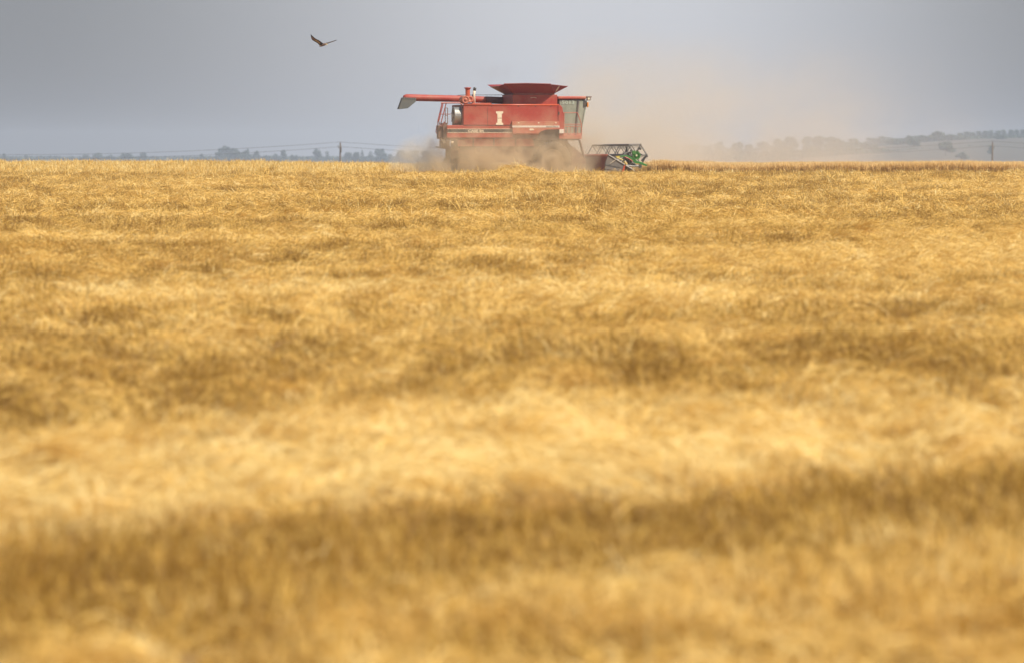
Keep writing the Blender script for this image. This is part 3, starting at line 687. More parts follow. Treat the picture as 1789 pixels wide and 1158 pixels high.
# flared extension: eight thin metal flaps
zb, zt1, zt2 = Q(0, 162, 0)[2], Q(0, 145.9, 0)[2], Q(0, 149, 0)[2]
ub0, ub1 = Q(899, 160, TV0)[0], Q(968, 160, TV0)[0]
ut0, ut1 = Q(880.5, 146, -1.9)[0], Q(962, 146, -1.9)[0]
ue0, ue1 = ub0 - .70, Q(991.6, 149, -1.0)[0]
vb = TV0 + .08; vt = -1.9
B = [(ub0, vb), (ub1, vb), (ub1, -vb), (ub0, -vb)]
um = (ut0 + ut1) / 2
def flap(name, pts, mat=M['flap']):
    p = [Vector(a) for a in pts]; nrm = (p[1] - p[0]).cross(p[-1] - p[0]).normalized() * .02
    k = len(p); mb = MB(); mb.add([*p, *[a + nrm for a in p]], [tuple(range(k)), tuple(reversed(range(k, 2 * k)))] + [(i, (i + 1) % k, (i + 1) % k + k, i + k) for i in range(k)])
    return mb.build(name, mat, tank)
def V3(u, v, z): return (u, v, z)
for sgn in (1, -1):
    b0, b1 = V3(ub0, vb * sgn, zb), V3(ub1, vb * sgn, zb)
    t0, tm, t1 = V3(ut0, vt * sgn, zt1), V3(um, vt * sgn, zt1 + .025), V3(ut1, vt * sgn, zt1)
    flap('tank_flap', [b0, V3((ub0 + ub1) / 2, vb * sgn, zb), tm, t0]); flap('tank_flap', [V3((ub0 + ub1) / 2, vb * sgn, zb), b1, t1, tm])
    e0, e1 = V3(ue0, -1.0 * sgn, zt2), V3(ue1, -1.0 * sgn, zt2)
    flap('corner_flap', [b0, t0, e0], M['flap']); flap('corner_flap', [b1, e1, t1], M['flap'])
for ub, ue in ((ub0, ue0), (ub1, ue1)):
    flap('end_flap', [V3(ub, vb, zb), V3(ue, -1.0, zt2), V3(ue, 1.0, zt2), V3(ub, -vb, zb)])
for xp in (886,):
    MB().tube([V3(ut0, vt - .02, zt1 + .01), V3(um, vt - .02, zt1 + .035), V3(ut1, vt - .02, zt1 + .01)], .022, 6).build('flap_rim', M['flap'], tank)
# slot in the front corner flap where the sky shows: painted as a pale oval patch
a = Vector(V3(ub1, vb, zb)); b = Vector(V3(ue1, -1.0, zt2)); c = Vector(V3(ut1, vt, zt1))
nn = (b - a).cross(c - a).normalized(); nn = nn if nn.y < 0 else -nn
cen = a * .38 + b * .32 + c * .30; ax1 = (((b + c) / 2) - a).normalized(); ax2 = nn.cross(ax1).normalized()
MB().add([cen + nn * .03 + ax1 * .20 * math.cos(t) + ax2 * .055 * math.sin(t) for t in np.linspace(0, 2 * math.pi, 12, endpoint=False)], [tuple(range(12))]).build('sky_slot_patch', M['white'], tank)

# cab
CV0, CV1 = -0.95, 0.95
cab = cbox('cab_roof', 974.5, 1024.3, 168.8, 174, CV0 - .08, CV1 + .08, M['red_dusty'], bevel=.05)
cab.name = 'cab'
cbox('roof_underside', 976, 1023, 174.1, 176.3, CV0, CV1, M['chassis'], cab)
cbox('roof_visor', 1024, 1034, 168.9, 170.8, CV0, CV1, M['brown'], cab)
for v in (CV0, -.3, .3, CV1 - .12):
    h_ = cbox('headlight', 1025.3, 1032, 170.8, 176, v, v + .14, M['brown'], cab)
    q = Q(1028.6, 173, v); MB().lathe_y((q[0], q[1] - .01, q[2]), [(.004, 0), (.055, 0), (.055, .02)], 12).build('lens', M['lamp'], cab)
cbox('mirror_arm', 1020, 1025.5, 176, 187, CV0 - .05, CV0 + .03, M['steel_dark'], cab)
cbox('turn_signal', 1025.8, 1028.4, 179.3, 188, CV0 - .12, CV0 - .02, M['orange'], cab)
gl = [(979, 236), (1014.5, 236), (1024.5, 176.2), (976, 176.2)]
def cab_poly(pts, v): return poly(pts, v)
MB().prism(poly(gl, CV0), CV0, CV0 + .012).build('side_window', M['glass'], cab)
MB().prism(poly([(979, 236), (1014.5, 236), (1024.5, 176.2), (976, 176.2)], CV0), CV1 - .012, CV1).build('side_window', M['glass'], cab)
p0, p1 = Q(1014.7, 236, CV0), Q(1024.7, 176.2, CV0)
MB().add([(p0[0] + .01, CV0, p0[2]), (p0[0] + .01, CV1, p0[2]), (p1[0] + .01, CV1, p1[2]), (p1[0] + .01, CV0, p1[2])], [(0, 1, 2, 3)]).build('windscreen', M['glass'], cab)
def bar(name, a_, b_, v, r, mat='brown', par=cab): return MB().tube([Q(*a_, v), Q(*b_, v)], r, 6).build(name, M[mat], par)
for v in (CV0 - .01, CV1):
    bar('cab_pillar', (1014.8, 236), (1024.8, 176), v, .035, 'cab_liner')
    bar('cab_pillar', (978.5, 236), (976.5, 176), v, .04, 'chassis')
bar('door_pillar', (1005.5, 236), (1010.5, 176), CV0 - .01, .055, 'steel')
panel('rear_quarter_panel', [(976.5, 236), (981, 236), (980, 176.3), (976, 176.3)], CV0 + .02, .05, M['chassis'], cab)
bar('door_sill', (980, 236), (1015, 236), CV0 - .01, .05, 'red_dusty')
# interior
cbox('rear_wall', 976.5, 979, 176.5, 236, CV0 + .05, CV1 - .05, M['seat'], cab)
cbox('pale_liner_panel', 982, 999.5, 186, 196, CV0 + .12, CV0 + .16, M['cab_liner'], cab)
st_ = cbox('seat', 985, 999, 217, 222, -.3, .3, M['seat'], cab, bevel=.04)
panel('backrest', [(984, 219), (988, 219), (986.5, 198), (982.5, 198)], -.28, .56, M['seat'], cab)
MB().lathe_y(Q(1004, 209, -.2), [(.19, 0), (.21, .02), (.19, .04), (.17, .02), (.19, 0)], 20).build('steering_wheel', M['steel_dark'], cab, smooth=True)
bar('steering_column', (1004, 209), (1009, 235), -.1, .05, 'steel_dark')
for o_ in text_mesh('letter', '5013', 981.5, 1003.5, 176.4, 182.6, CV0 - .02, M['cab_paint'], bold=0.03): o_.parent = cab
# platform, rails
plat = cbox('cab_platform', 984.8, 1016.5, 236.8, 243.6, CV0 - .5, CV1 + .1, M['red_dusty'])
for (a_, b_) in (((983, 197.6), (1008.6, 197.6)), ((978, 217.8), (1016, 217.8)), ((985, 221.5), (1016, 221.5)), ((985, 233.8), (1016, 233.8))):
    bar('platform_rail', a_, b_, CV0 - .48, .02, 'red_dusty', plat)
bar('platform_rail', (1008.6, 197.6), (1016, 218), CV0 - .48, .02, 'red_dusty', plat)
bar('platform_rail', (1015.8, 217.8), (1016.2, 237), CV0 - .48, .022, 'red_dusty', plat)
bar('platform_rail', (985.3, 197.6), (985.3, 237), CV0 - .48, .022, 'red_dusty', plat)
for xx in (991, 997, 1003, 1009):
    bar('rail_post', (xx, 221), (xx, 236), CV0 - .48, .013, 'red_dusty', plat)
cbox('platform_underside', 992, 1012, 243.7, 245.6, CV0 - .4, CV1, M['chassis'])
bar('support_strut', (1012.3, 245), (1020.2, 275.5), -1.2, .055, 'brown', ch)
MB().prism(poly([(984, 243), (990, 243), (1003.5, 271), (999.5, 271)], -1.0), -1.0, -.7).build('ladder_frame', M['brown'], ch)
panel('front_frame', [(960, 262), (985, 262), (990, 245.5), (975, 243.4), (960, 243.4)], -1.0, 1.9, M['chassis'])
# feeder house
fh = MB().prism(poly([(985, 262), (992, 250), (1022, 274), (1026, 303), (1006, 303), (990, 283)], -.75), -.75, .75).build('feeder_house', M['red_dark'], ch)
# wheels
def wheel(cx_, cy_, v0, w_, r_):
    c = Q(cx_, cy_, v0); c = (c[0], v0 + w_ / 2, c[2])
    root = MB().lathe_y(c, [(r_ * .1, -w_ * .28), (r_ * .28, -w_ * .26), (r_ * .34, -w_ * .10), (r_ * .50, -w_ * .10), (r_ * .54, -w_ * .34), (r_ * .575, -w_ * .36), (r_ * .575, w_ * .36), (.05, w_ * .3)], 28).build('wheel', M['rim'], ch, smooth=True)
    MB().lathe_y(c, [(r_ * .57, -w_ * .36), (r_ * .62, -w_ * .46), (r_ * .78, -w_ * .5), (r_ * .90, -w_ * .48), (r_ * .955, -w_ * .38), (r_ * .965, 0), (r_ * .955, w_ * .38), (r_ * .90, w_ * .48), (r_ * .78, w_ * .5), (r_ * .6, w_ * .4)], 40).build('tyre', M['tyre'], root, smooth=True)
    lug = MB(); nl = 22
    for k in range(nl):
        for sd_ in (-1, 1):
            a0 = 2 * math.pi * (k + (.25 if sd_ > 0 else -.25)) / nl; a1 = a0 + .16
            ya, yb = 0.02 * sd_, sd_ * w_ * .49
            def P3(a, y, rr): return (c[0] + rr * math.cos(a), c[1] + y, c[2] + rr * math.sin(a))
            hw = .028
            lug.add([P3(a0 - hw, ya, r_ * .94), P3(a0 + hw, ya, r_ * .94), P3(a1 + hw, yb, r_ * .87), P3(a1 - hw, yb, r_ * .87),
                     P3(a0 - hw * .7, ya, r_), P3(a0 + hw * .7, ya, r_), P3(a1 + hw * .7, yb, r_ * .975), P3(a1 - hw * .7, yb, r_ * .975)],
                    [(0, 1, 2, 3), (4, 5, 6, 7), (0, 1, 5, 4), (1, 2, 6, 5), (2, 3, 7, 6), (3, 0, 4, 7)])
    lug.build('tread_lugs', M['tyre'], root)
    for k in range(8):
        bolts = MB(); t = k * math.pi / 4; bolts.tube([(c[0] + r_ * .22 * math.cos(t), c[1] - w_ * .30, c[2] + r_ * .22 * math.sin(t)), (c[0] + r_ * .22 * math.cos(t), c[1] - w_ * .24, c[2] + r_ * .22 * math.sin(t))], .02, 6)
        bolts.build('wheel_nut', M['brown'], root)
wheel(966, 280.8, -1.62, .66, .92); wheel(966 - 22, 280.8, 0.98, .66, .92)
wheel(812, 292.5, -1.35, .42, .60); wheel(812 - 18, 292.5, 0.92, .42, .60)

# header
HV0, HV1 = -4.0, 3.9
hd = MB().prism(poly([(1054.5, 303), (1057.2, 303), (1063, 272), (1060.3, 271.4)], HV0), HV0 + .02, HV1).build('header', M['red_dark'], ch)
MB().tube([Q(1061.5, 272.4, HV0 + .02)[:1] + (HV0 + .02, Q(1061.5, 272.4, HV0)[2]), Q(1061.5, 272.4, HV0)[:1] + (HV1, Q(1061.5, 272.4, HV0)[2])], .065, 8).build('top_beam', M['red_dusty'], hd)
MB().prism(poly([(1056, 304), (1086, 304), (1088, 300.5), (1058, 299)], HV0), HV0 + .02, HV1).build('header_floor', M['steel'], hd)
c0 = Q(1071, 294, HV0); fl = MB().tube([(c0[0], HV0 + .1, c0[2]), (c0[0], HV1 - .1, c0[2])], .17, 12)
for sg, (va, vb_) in ((1, (HV0 + .1, -.6)), (-1, (.6, HV1 - .1))):
    nt = 70; pts = []
    for k in range(nt + 1):
        t = k / nt; vv_ = va + (vb_ - va) * t; a_ = sg * t * 6.5 * 2 * math.pi
        pts.append(((c0[0] + .16 * math.cos(a_), vv_, c0[2] + .16 * math.sin(a_)), (c0[0] + .31 * math.cos(a_), vv_, c0[2] + .31 * math.sin(a_))))
    n0 = len(fl.v); fl.v += [p for pr in pts for p in pr]; fl.f += [(n0 + 2 * k, n0 + 2 * k + 1, n0 + 2 * k + 3, n0 + 2 * k + 2) for k in range(nt)]
fl.build('crop_auger', M['steel'], hd)
ep = MB().prism(poly([(1055.8, 303), (1082.5, 303), (1089.3, 293.8), (1090.8, 288), (1064.5, 270.8), (1062, 271), (1057.4, 284)], HV0), HV0 - .06, HV0 + .02).build('end_panel', M['steel'], hd, bevel=.01)
panel('end_panel_rib', [(1057.5, 288.2), (1084, 292.6), (1084, 293.6), (1057.5, 289)], HV0 - .075, .02, M['steel_dark'], hd, bevel=0)
panel('end_panel_rib', [(1057, 294.3), (1081, 298.2), (1081, 299), (1057, 295.2)], HV0 - .08, .02, M['steel_pale'], hd, bevel=0)
MB().tube([Q(1062.5, 271, HV0 - .07), Q(1091, 288.4, HV0 - .07)], .03, 6).build('panel_top_edge', M['steel_pale'], hd)
MB().tube([Q(1066, 286.5, HV0 - .1), Q(1075.5, 279.5, HV0 - .1)], .012, 5).build('cable', M['cream'], hd)
MB().prism(poly([(1055.8, 303), (1082.5, 303), (1090.8, 288), (1064.5, 270.8), (1057.4, 284)], HV0), HV1, HV1 + .06).build('end_panel', M['steel'], hd)
MB().tube([Q(1093, 289.8, HV0 - .1), Q(1103, 295.6, HV0 - .1), Q(1111, 301.5, HV0 - .1)], [.045, .04, .02], 8).build('crop_divider', M['steel_pale'], hd)
MB().prism(poly([(1089.5, 290), (1092, 289), (1091.5, 295), (1087.5, 303), (1086.5, 300)], HV0 - .05), HV0 - .09, HV0 - .03).build('divider_shoe', M['red_orange'], hd)
MB().prism(poly([(1091.5, 291), (1098, 293.5), (1107, 302), (1094, 303)], HV0), HV0 - .04, HV0 + .2).build('divider_body', M['steel_dark'], hd)
kb = Q(1090, 301, HV0); MB().box((kb[0] - .05, HV0 + .1, kb[2] - .04), (kb[0] + .05, HV1 - .1, kb[2] + .02)).build('cutter_bar', M['steel_dark'], hd)
# reel: hexagonal
RV0, RV1 = HV0 + .12, HV1 - .12
rc = Q(1109.4, 271.4, RV0); RR = .555
spid = [RV0, RV0 + (RV1 - RV0) * .25, (RV0 + RV1) / 2, RV0 + (RV1 - RV0) * .75, RV1]
def hexp(k, v, rad=RR): t = R(62) + k * math.pi / 3; return (rc[0] + rad * math.cos(t), v, rc[2] + rad * math.sin(t))
MB().tube([(rc[0], RV0 - .1, rc[2]), (rc[0], RV1, rc[2])], .06, 8).build('reel_shaft', M['steel'], hd)
for k in range(6):
    MB().tube([hexp(k, RV0 - .05), hexp(k, RV1)], .038, 6).build('reel_bar', M['reel'], hd)
    ti_ = MB()
    for j in range(80):
        v = RV0 + (RV1 - RV0) * j / 79; p = hexp(k, v); ti_.add([(p[0] - .008, v - .008, p[2]), (p[0] + .008, v - .008, p[2]), (p[0] + .012, v + .008, p[2]), (p[0] + .05, v, p[2] - .24)], [(0, 1, 3), (1, 2, 3), (2, 0, 3)])
    ti_.build('reel_tines', M['reel'], hd)
for i, v in enumerate(spid):
    s_ = MB()
    for k in range(6):
        s_.tube([hexp(k, v), hexp(k + 1, v)], .035 if i == 0 else .022, 5)
        s_.tube([(rc[0], v, rc[2]), hexp(k, v)], .03 if i == 0 else .02, 5)
    s_.build('reel_spider', M['steel_pale'] if i == 0 else M['reel'], hd)
cb = MB()
for k, (a_, b_) in enumerate((((1103, 262), (1100, 270)), ((1112, 266), (1117, 258)), ((1117, 258), (1119.5, 262)), ((1088, 268.5), (1100, 269.5)), ((1094, 256), (1096, 270)), ((1128, 274), (1121, 282)))):
    cb.tube([Q(*a_, RV0 - .12), Q(*b_, RV0 - .12)], .05, 5)
cb.build('reel_linkage', M['steel_dark'], hd)
# green drive end
gv = RV0 - .2
gc = Q(1111.7, 272.2, gv)
MB().lathe_y(gc, [(.04, 0), (.05, -.03), (.09, -.03), (.10, .02), (.13, .02), (.14, -.04), (.195, -.04), (.195, .06), (.04, .06), (.04, 0)], 26).build('drive_sprocket', M['green'], hd, smooth=False)
gc2 = Q(1107.3, 267, gv); MB().lathe_y(gc2, [(.004, -.06), (.085, -.06), (.095, -.03), (.095, .05)], 20).build('drive_pulley', M['green'], hd)
gc3 = Q(1111.7, 272.2, gv); MB().lathe_y(gc3, [(.004, -.07), (.035, -.07), (.045, -.03)], 12).build('hub_cap', M['cream'], hd)
MB().prism(poly([(1083, 272.6), (1093, 271.6), (1099, 272.8), (1105, 276.5), (1114, 282), (1120, 283.5), (1130.6, 288.5), (1129.5, 291), (1116, 286.5), (1109.5, 286), (1105, 281.5), (1097, 276), (1090, 274.5), (1083, 275)], gv), gv - .02, gv + .06).build('reel_arm', M['green'], hd, bevel=.01)
MB().prism(poly([(1075.5, 273.5), (1082.5, 272.8), (1082.5, 276), (1077, 276)], gv), gv - .02, gv + .06).build('arm_bracket', M['yellow'], hd)
MB().tube([Q(1091, 274.5, gv - .05), Q(1098, 277.5, gv - .05), Q(1105, 282.5, gv - .05)], .03, 6).build('arm_guard', M['red'], hd)
MB().tube([Q(1088, 284, gv), Q(1091, 278, gv), Q(1095, 276, gv), Q(1101, 280, gv), Q(1103, 284, gv)], .045, 6).build('hydraulic_hose', M['steel_dark'], hd)
MB().tube([Q(1078, 276, gv), Q(1088, 280, gv), Q(1093, 286, gv), Q(1095, 290, gv)], .03, 6).build('hydraulic_hose', M['yellow'], hd)
MB().tube([Q(1094, 289.4, gv), Q(1106, 291, gv), Q(1116, 290.6, gv)], .035, 6).build('lower_arm', M['steel_pale'], hd)
q = Q(1118, 292, gv); MB().lathe_y(q, [(.004, -.04), (.06, -.04), (.06, .04), (.004, .04)], 12).build('arm_end', M['steel_dark'], hd)
q = Q(1130, 273.6, gv); MB().lathe_y(q, [(.004, -.04), (.045, -.04), (.045, .1), (.004, .1)], 10).build('bar_end_cap', M['steel_dark'], hd)

for pts_, rad_, mt_ in (([(1084, 281), (1090, 276), (1097, 281), (1100, 287)], .04, 'steel_dark'), ([(1098, 270), (1103, 274), (1106, 280)], .045, 'steel_dark'),
                        ([(1089, 272), (1096, 267), (1103, 265)], .04, 'steel'), ([(1113, 262), (1117, 268), (1124, 272)], .035, 'steel'), ([(1099, 283), (1106, 286), (1112, 290)], .05, 'steel_dark')):
    MB().tube([Q(a_, b_, gv + .03) for a_, b_ in pts_], rad_, 6).build('header_bracket', M[mt_], hd)
# ------------------------------------------------------------------ bird of prey
def at(px, py, D): return Vector(((px - 894.5) / F * D, D, EYE + (280 - py) / F * D))
BD = 262.0
bird_c = at(564.5, 79.0, BD)
bv, bf, bmi = [], [], []
def bl(p): return tuple(Vector(p) - bird_c)
def wing(stations, flip):
    """stations: (leading px, py, dD), (trailing px, py, dD), thickness; tan coverts in the middle of the chord, dark edges"""
    n0 = len(bv); K = 6
    for le, te, th in stations:
        a, b = at(le[0], le[1], BD + le[2]), at(te[0], te[1], BD + te[2])
        for k in range(K):
            t = k / (K - 1); p = a.lerp(b, t); bv.append(bl(p + Vector((0, 0, th * math.sin(math.pi * min(1, .12 + t * .88)) + .004))))
        for k in range(K):
            t = k / (K - 1); p = a.lerp(b, t); bv.append(bl(p - Vector((0, 0, th * .5))))
    for i in range(len(stations) - 1):
        o = n0 + i * 2 * K; q_ = o + 2 * K
        for k in range(K - 1):
            m_ = 1 if (k in (1, 2, 3) and 0 < i < len(stations) - 2) else 0
            if k == 2 and i in (1, 2): m_ = 3
            bf.append((o + k, o + k + 1, q_ + k + 1, q_ + k)); bmi.append(m_)
            bf.append((o + K + k, q_ + K + k, q_ + K + k + 1, o + K + k + 1)); bmi.append(m_)
        for k in (0, K - 1):
            bf.append((o + k, q_ + k, q_ + K + k, o + K + k)); bmi.append(0)
    for i in (0, len(stations) - 1):
        o = n0 + i * 2 * K; bf.append(tuple(range(o, o + K)) + tuple(reversed(range(o + K, o + 2 * K)))); bmi.append(0)
# near (left) wing, raised and swept, its underside turned to us
wing([((565.5, 77.6, -.05), (560.5, 81.5, .16), .02), ((561.5, 74.5, -.16), (558.2, 79.2, .10), .018), ((557.5, 71.4, -.28), (554.2, 75.6, .0), .015),
      ((552.4, 69.0, -.36), (549.8, 73.2, -.08), .012), ((548.6, 66.0, -.42), (546.0, 70.8, -.18), .010), ((545.6, 63.2, -.46), (544.2, 68.0, -.30), .008), ((543.4, 60.9, -.46), (543.2, 62.6, -.42), .004)], False)
# far (right) wing seen edge-on
wing([((565.5, 77.4, .0), (567.5, 79.3, .22), .018), ((570.5, 76.0, .18), (571, 77.6, .42), .015), ((576, 74.6, .36), (577, 75.5, .58), .012),
      ((581.5, 72.9, .50), (582.5, 73.6, .68), .009), ((586, 71.3, .60), (586.6, 72.0, .72), .007), ((588.8, 71.0, .66), (588.9, 71.4, .70), .004)], True)
def loft(stations, mi):
    n0 = len(bv); K = 10
    for p, rx, rz_ in stations:
        p = Vector(p)
        for k in range(K):
            t = 2 * math.pi * k / K; bv.append(bl(p + Vector((rx * .25 * math.cos(t), rx * math.cos(t), rz_ * math.sin(t)))))
    for i in range(len(stations) - 1):
        for k in range(K):
            bf.append((n0 + i * K + k, n0 + i * K + (k + 1) % K, n0 + (i + 1) * K + (k + 1) % K, n0 + (i + 1) * K + k)); bmi.append(mi[i])
    bf.append(tuple(range(n0, n0 + K))); bmi.append(mi[0]); bf.append(tuple(range(n0 + (len(stations) - 1) * K, n0 + len(stations) * K))); bmi.append(mi[-1])
bA = lambda px, py, dd=0: at(px, py, BD + dd)
loft([(bA(559.4, 81.2), .13, .030), (bA(560.6, 81.0), .11, .042), (bA(562.4, 80.2), .06, .055), (bA(564.4, 79.3), .075, .068), (bA(566.8, 78.6), .07, .062), (bA(568.8, 78.1), .05, .048),
      (bA(570.2, 78.2), .042, .040), (bA(571.6, 78.7), .03, .026), (bA(572.8, 79.3), .008, .008)], [2, 2, 2, 2, 2, 1, 3, 3, 0])
me = bpy.data.meshes.new('hawk'); me.from_pydata([tuple(v) for v in bv], [], bf)
for mm in ('feather_dark', 'feather_tan', 'feather_rufous', 'feather_pale'): me.materials.append(M[mm])
me.polygons.foreach_set('material_index', bmi); me.update()
bird = bpy.data.objects.new('hawk', me); COL.objects.link(bird); bird.location = bird_c
tag(bird, 'brown hawk gliding with raised wings high above the field, left of the harvester', 'bird')

# ------------------------------------------------------------------ power line
PD = 900.0
def pole(px, top, lbl, arm=True):
    x = (px - 894.5) / F * PD; z0 = float(gz(x, PD)); zt_ = EYE + (280 - top) / F * PD
    p = empty('power_pole', (x, PD, z0), 0, lbl, 'power pole')
    H = zt_ - z0
    MB().tube([(0, 0, -.3), (-.03, 0, H * .5), (.02, 0, H)], [.20, .17, .12], 10).build('pole', M['wood'], p, smooth=True)
    MB().tube([(-.03, -.05, H - .9), (-.28, -.05, H - .75), (-.30, -.05, H - .35)] if arm else [(0, -.05, H - .9), (.22, -.05, H - .9)], .045, 6).build('bracket', M['wood'], p)
    MB().tube([(0, 0, H - .02), (0, 0, H + .16)], .055, 6).build('insulator', M['steel'], p)
    sx_ = -1 if arm else 1
    MB().tube([(sx_ * .26, -.05, H - .85), (sx_ * .26, -.05, H - .66)], .06, 6).build('insulator', M['steel'], p)
    if arm: MB().box((-.10, -.20, H - 1.5), (.22, .2, H - .62)).build('transformer_box', M['wood'], p, bevel=.03)
    return Vector((x, PD, zt_))
pA = pole(594.5, 250, 'dark wooden power pole with a side bracket left of the harvester')
pB = pole(1733.5, 248.5, 'slim dark power pole standing in front of the hazy hill at far right', False)
span = pB.x - pA.x
def wire(a, b, sag, lbl):
    pts = []
    for k in range(41):
        t = k / 40; p = a.lerp(b, t); pts.append((p.x, p.y, p.z - sag * 4 * t * (1 - t)))
    o = MB().tube(pts, .020, 4).build('power_wire', M['wire'], None); tag(o, lbl, 'wire')
pL = pA - Vector((span, 0, .1)); pR = pB + Vector((span, 0, 0))
for dz, nm in ((.12, 'upper'), (-.62, 'lower')):
    d = Vector((0, 0, dz))
    wire(pL + d, pA + d, 1.95, nm + ' dark wire sagging from the left pole to the left edge of the picture')
    wire(pA + d, pB + d, 1.9, nm + ' dark wire sagging from the left pole behind the harvester to the right pole')
    wire(pB + d, pR + d, 1.9, nm + ' dark wire leaving the right pole towards the right edge of the picture')
for px_, lb in ((pL.x, 'wooden power pole beyond the left edge of the view carrying the wires'), (pR.x, 'wooden power pole beyond the right edge of the view carrying the wires')):
    pole(px_ / PD * F + 894.5, 249, lb)

# ------------------------------------------------------------------ trees
def tree(px, top, wpx, D, lbl, shape='round', base=None, seed=0, group=None, mat='leaf', name='tree'):
    r = np.random.default_rng(1000 + seed)
    x = (px - 894.5) / F * D; z0 = float(gz(x, D)); zt_ = EYE + (280 - top) / F * D
    if base is not None: z0 = min(z0, EYE + (280 - base) / F * D)
    H = max(zt_ - z0, 2.0); W = wpx / F * D * 1.2
    root = empty(name, (x, D, z0), 0, lbl, 'tree', group)
    tk = MB(); tr = max(.12, H * .022)
    tk.tube([(0, 0, -.4), (r.normal(0, .1), 0, H * .35), (r.normal(0, .25), 0, H * .8)], [tr * 1.3, tr, tr * .35], 7)
    for k in range(5):
        a = r.uniform(0, 6.28); zz_ = H * r.uniform(.3, .65)
        tk.tube([(0, 0, zz_), (W * .16 * math.cos(a), W * .16 * math.sin(a), zz_ + H * .1), (W * .32 * math.cos(a), W * .32 * math.sin(a), zz_ + H * .18)], [tr * .5, tr * .35, tr * .15], 5)
    tk.build('trunk', M['trunk'], root)
    blobs = []
    nb = 6 if shape == 'tall' else 14
    for k in range(nb):
        if shape == 'tall':
            t = (k + .5) / nb; blobs.append((r.normal(0, W * .06), r.normal(0, W * .06), H * (.10 + .76 * t), W * (.46 - .22 * abs(t - .4)) * r.uniform(.8, 1.15), H * .12))
        else:
            a = r.uniform(0, 6.28); q_ = r.random() ** .6 * .32 * W; t = r.uniform(.10, .88) ** .8
            sz = W * r.uniform(.18, .28) * (1.1 if t < .7 else .85)
            blobs.append((q_ * math.cos(a) * (1.15 - .25 * t), q_ * math.sin(a), H * t, sz, min(sz, H * .16)))
    if shape != 'tall': blobs.append((r.normal(0, W * .08), 0, H * .88, W * .16, H * .10))
    mb_v, mb_f = [], []
    nl = 110
    ls = max(.3, W * .055)
    for (bx, by, bz, br, bh) in blobs:
        for k in range(nl):
            d = r.normal(0, 1, 3); d /= np.linalg.norm(d); rad = r.random() ** .45
            c = np.array([bx, by, bz]) + d * rad * np.array([br, br, bh]) * r.uniform(.85, 1.12)
            a = r.normal(0, 1, 3); a /= np.linalg.norm(a); b = np.cross(a, r.normal(0, 1, 3)); b /= np.linalg.norm(b)
            s = ls * r.uniform(.6, 1.4); n0 = len(mb_v)
            mb_v += [c - a * s, c + b * s * .7, c + a * s, c - b * s * .7]; mb_f.append((n0, n0 + 1, n0 + 2, n0 + 3))
    mesh_obj('crown', mb_v, mb_f, M[mat], root)
    return root
LT = 4000.0
left = [
 (8, 268.5, 14, 'round', 'low blue-grey tree at the left edge of the picture on the horizon'),
 (47, 272.5, 14, 'round', 'tiny hazy tree just right of the one at the left edge'),
 (152, 272, 18, 'round', 'low hazy tree, left end of the clump near the left edge'),
 (172, 270.6, 26, 'round', 'broad hazy tree in the middle of the low clump near the left edge'),
 (194, 272.5, 16, 'round', 'small hazy tree between the broad clump and its right neighbour near the left edge'),
 (222, 270, 26, 'round', 'wide low hazy tree beside the small round one, left part of the horizon'),
 (250, 267.2, 15, 'round', 'small round hazy tree standing apart on the left horizon'),
 (352, 270.5, 12, 'round', 'faint tiny tree left of the big blue tree clump'),
 (393, 257.8, 30, 'round', 'tallest blue tree, peak of the big hazy clump left of the pole'),
 (381, 266, 16, 'round', 'lower left shoulder tree of the big blue clump'),
 (411, 263, 26, 'round', 'tree right of the peak in the big blue clump'),
 (431, 264, 22, 'round', 'flat-topped tree towards the right of the big blue clump'),
 (449, 264.5, 17, 'round', 'last full tree at the right end of the big blue clump'),
 (464, 272, 14, 'round', 'low bushy tree trailing off the big blue clump'),
 (482, 270, 16, 'round', 'low tree leaning against the narrow tree left of the pole'),
 (495, 262.8, 13, 'round', 'narrow upright tree between the big clump and the cone tree'),
 (513, 272.5, 14, 'round', 'low faint tree right of the narrow upright tree'),
 (553, 260.3, 17, 'cone', 'cone-shaped blue tree left of the wooden pole'),
 (572, 261.5, 10, 'tall', 'thin pale tree between the cone-shaped tree and the pole'),
 (608, 268, 18, 'round', 'low pale tree just right of the wooden pole'),
 (621, 267, 16, 'round', 'second low pale tree right of the wooden pole'),
 (633, 260, 8, 'tall', 'thinnest tall tree right of the wooden pole'),
 (648, 262.5, 11, 'tall', 'slim tree beside the round one right of the pole'),
 (665, 261, 22, 'round', 'roundest blue tree midway between the pole and the dust'),
 (683, 270, 12, 'round', 'low faint tree in the gap before the dust'),
 (703, 266, 22, 'round', 'low broad tree left of the trees touching the dust'),
 (724, 264.5, 26, 'round', 'broad pale tree at the edge of the harvester dust on the left'),
 (742, 266, 20, 'round', 'tree half hidden in the dust behind the harvester tail'),
]
for i, (px, top, w_, sh, lb) in enumerate(left):
    tree(px, top - 1.2, w_, LT + (i % 5) * 60, lb, 'tall' if sh == 'tall' else 'round', None, i, 'hazy trees along the left horizon', 'leaf_blue')
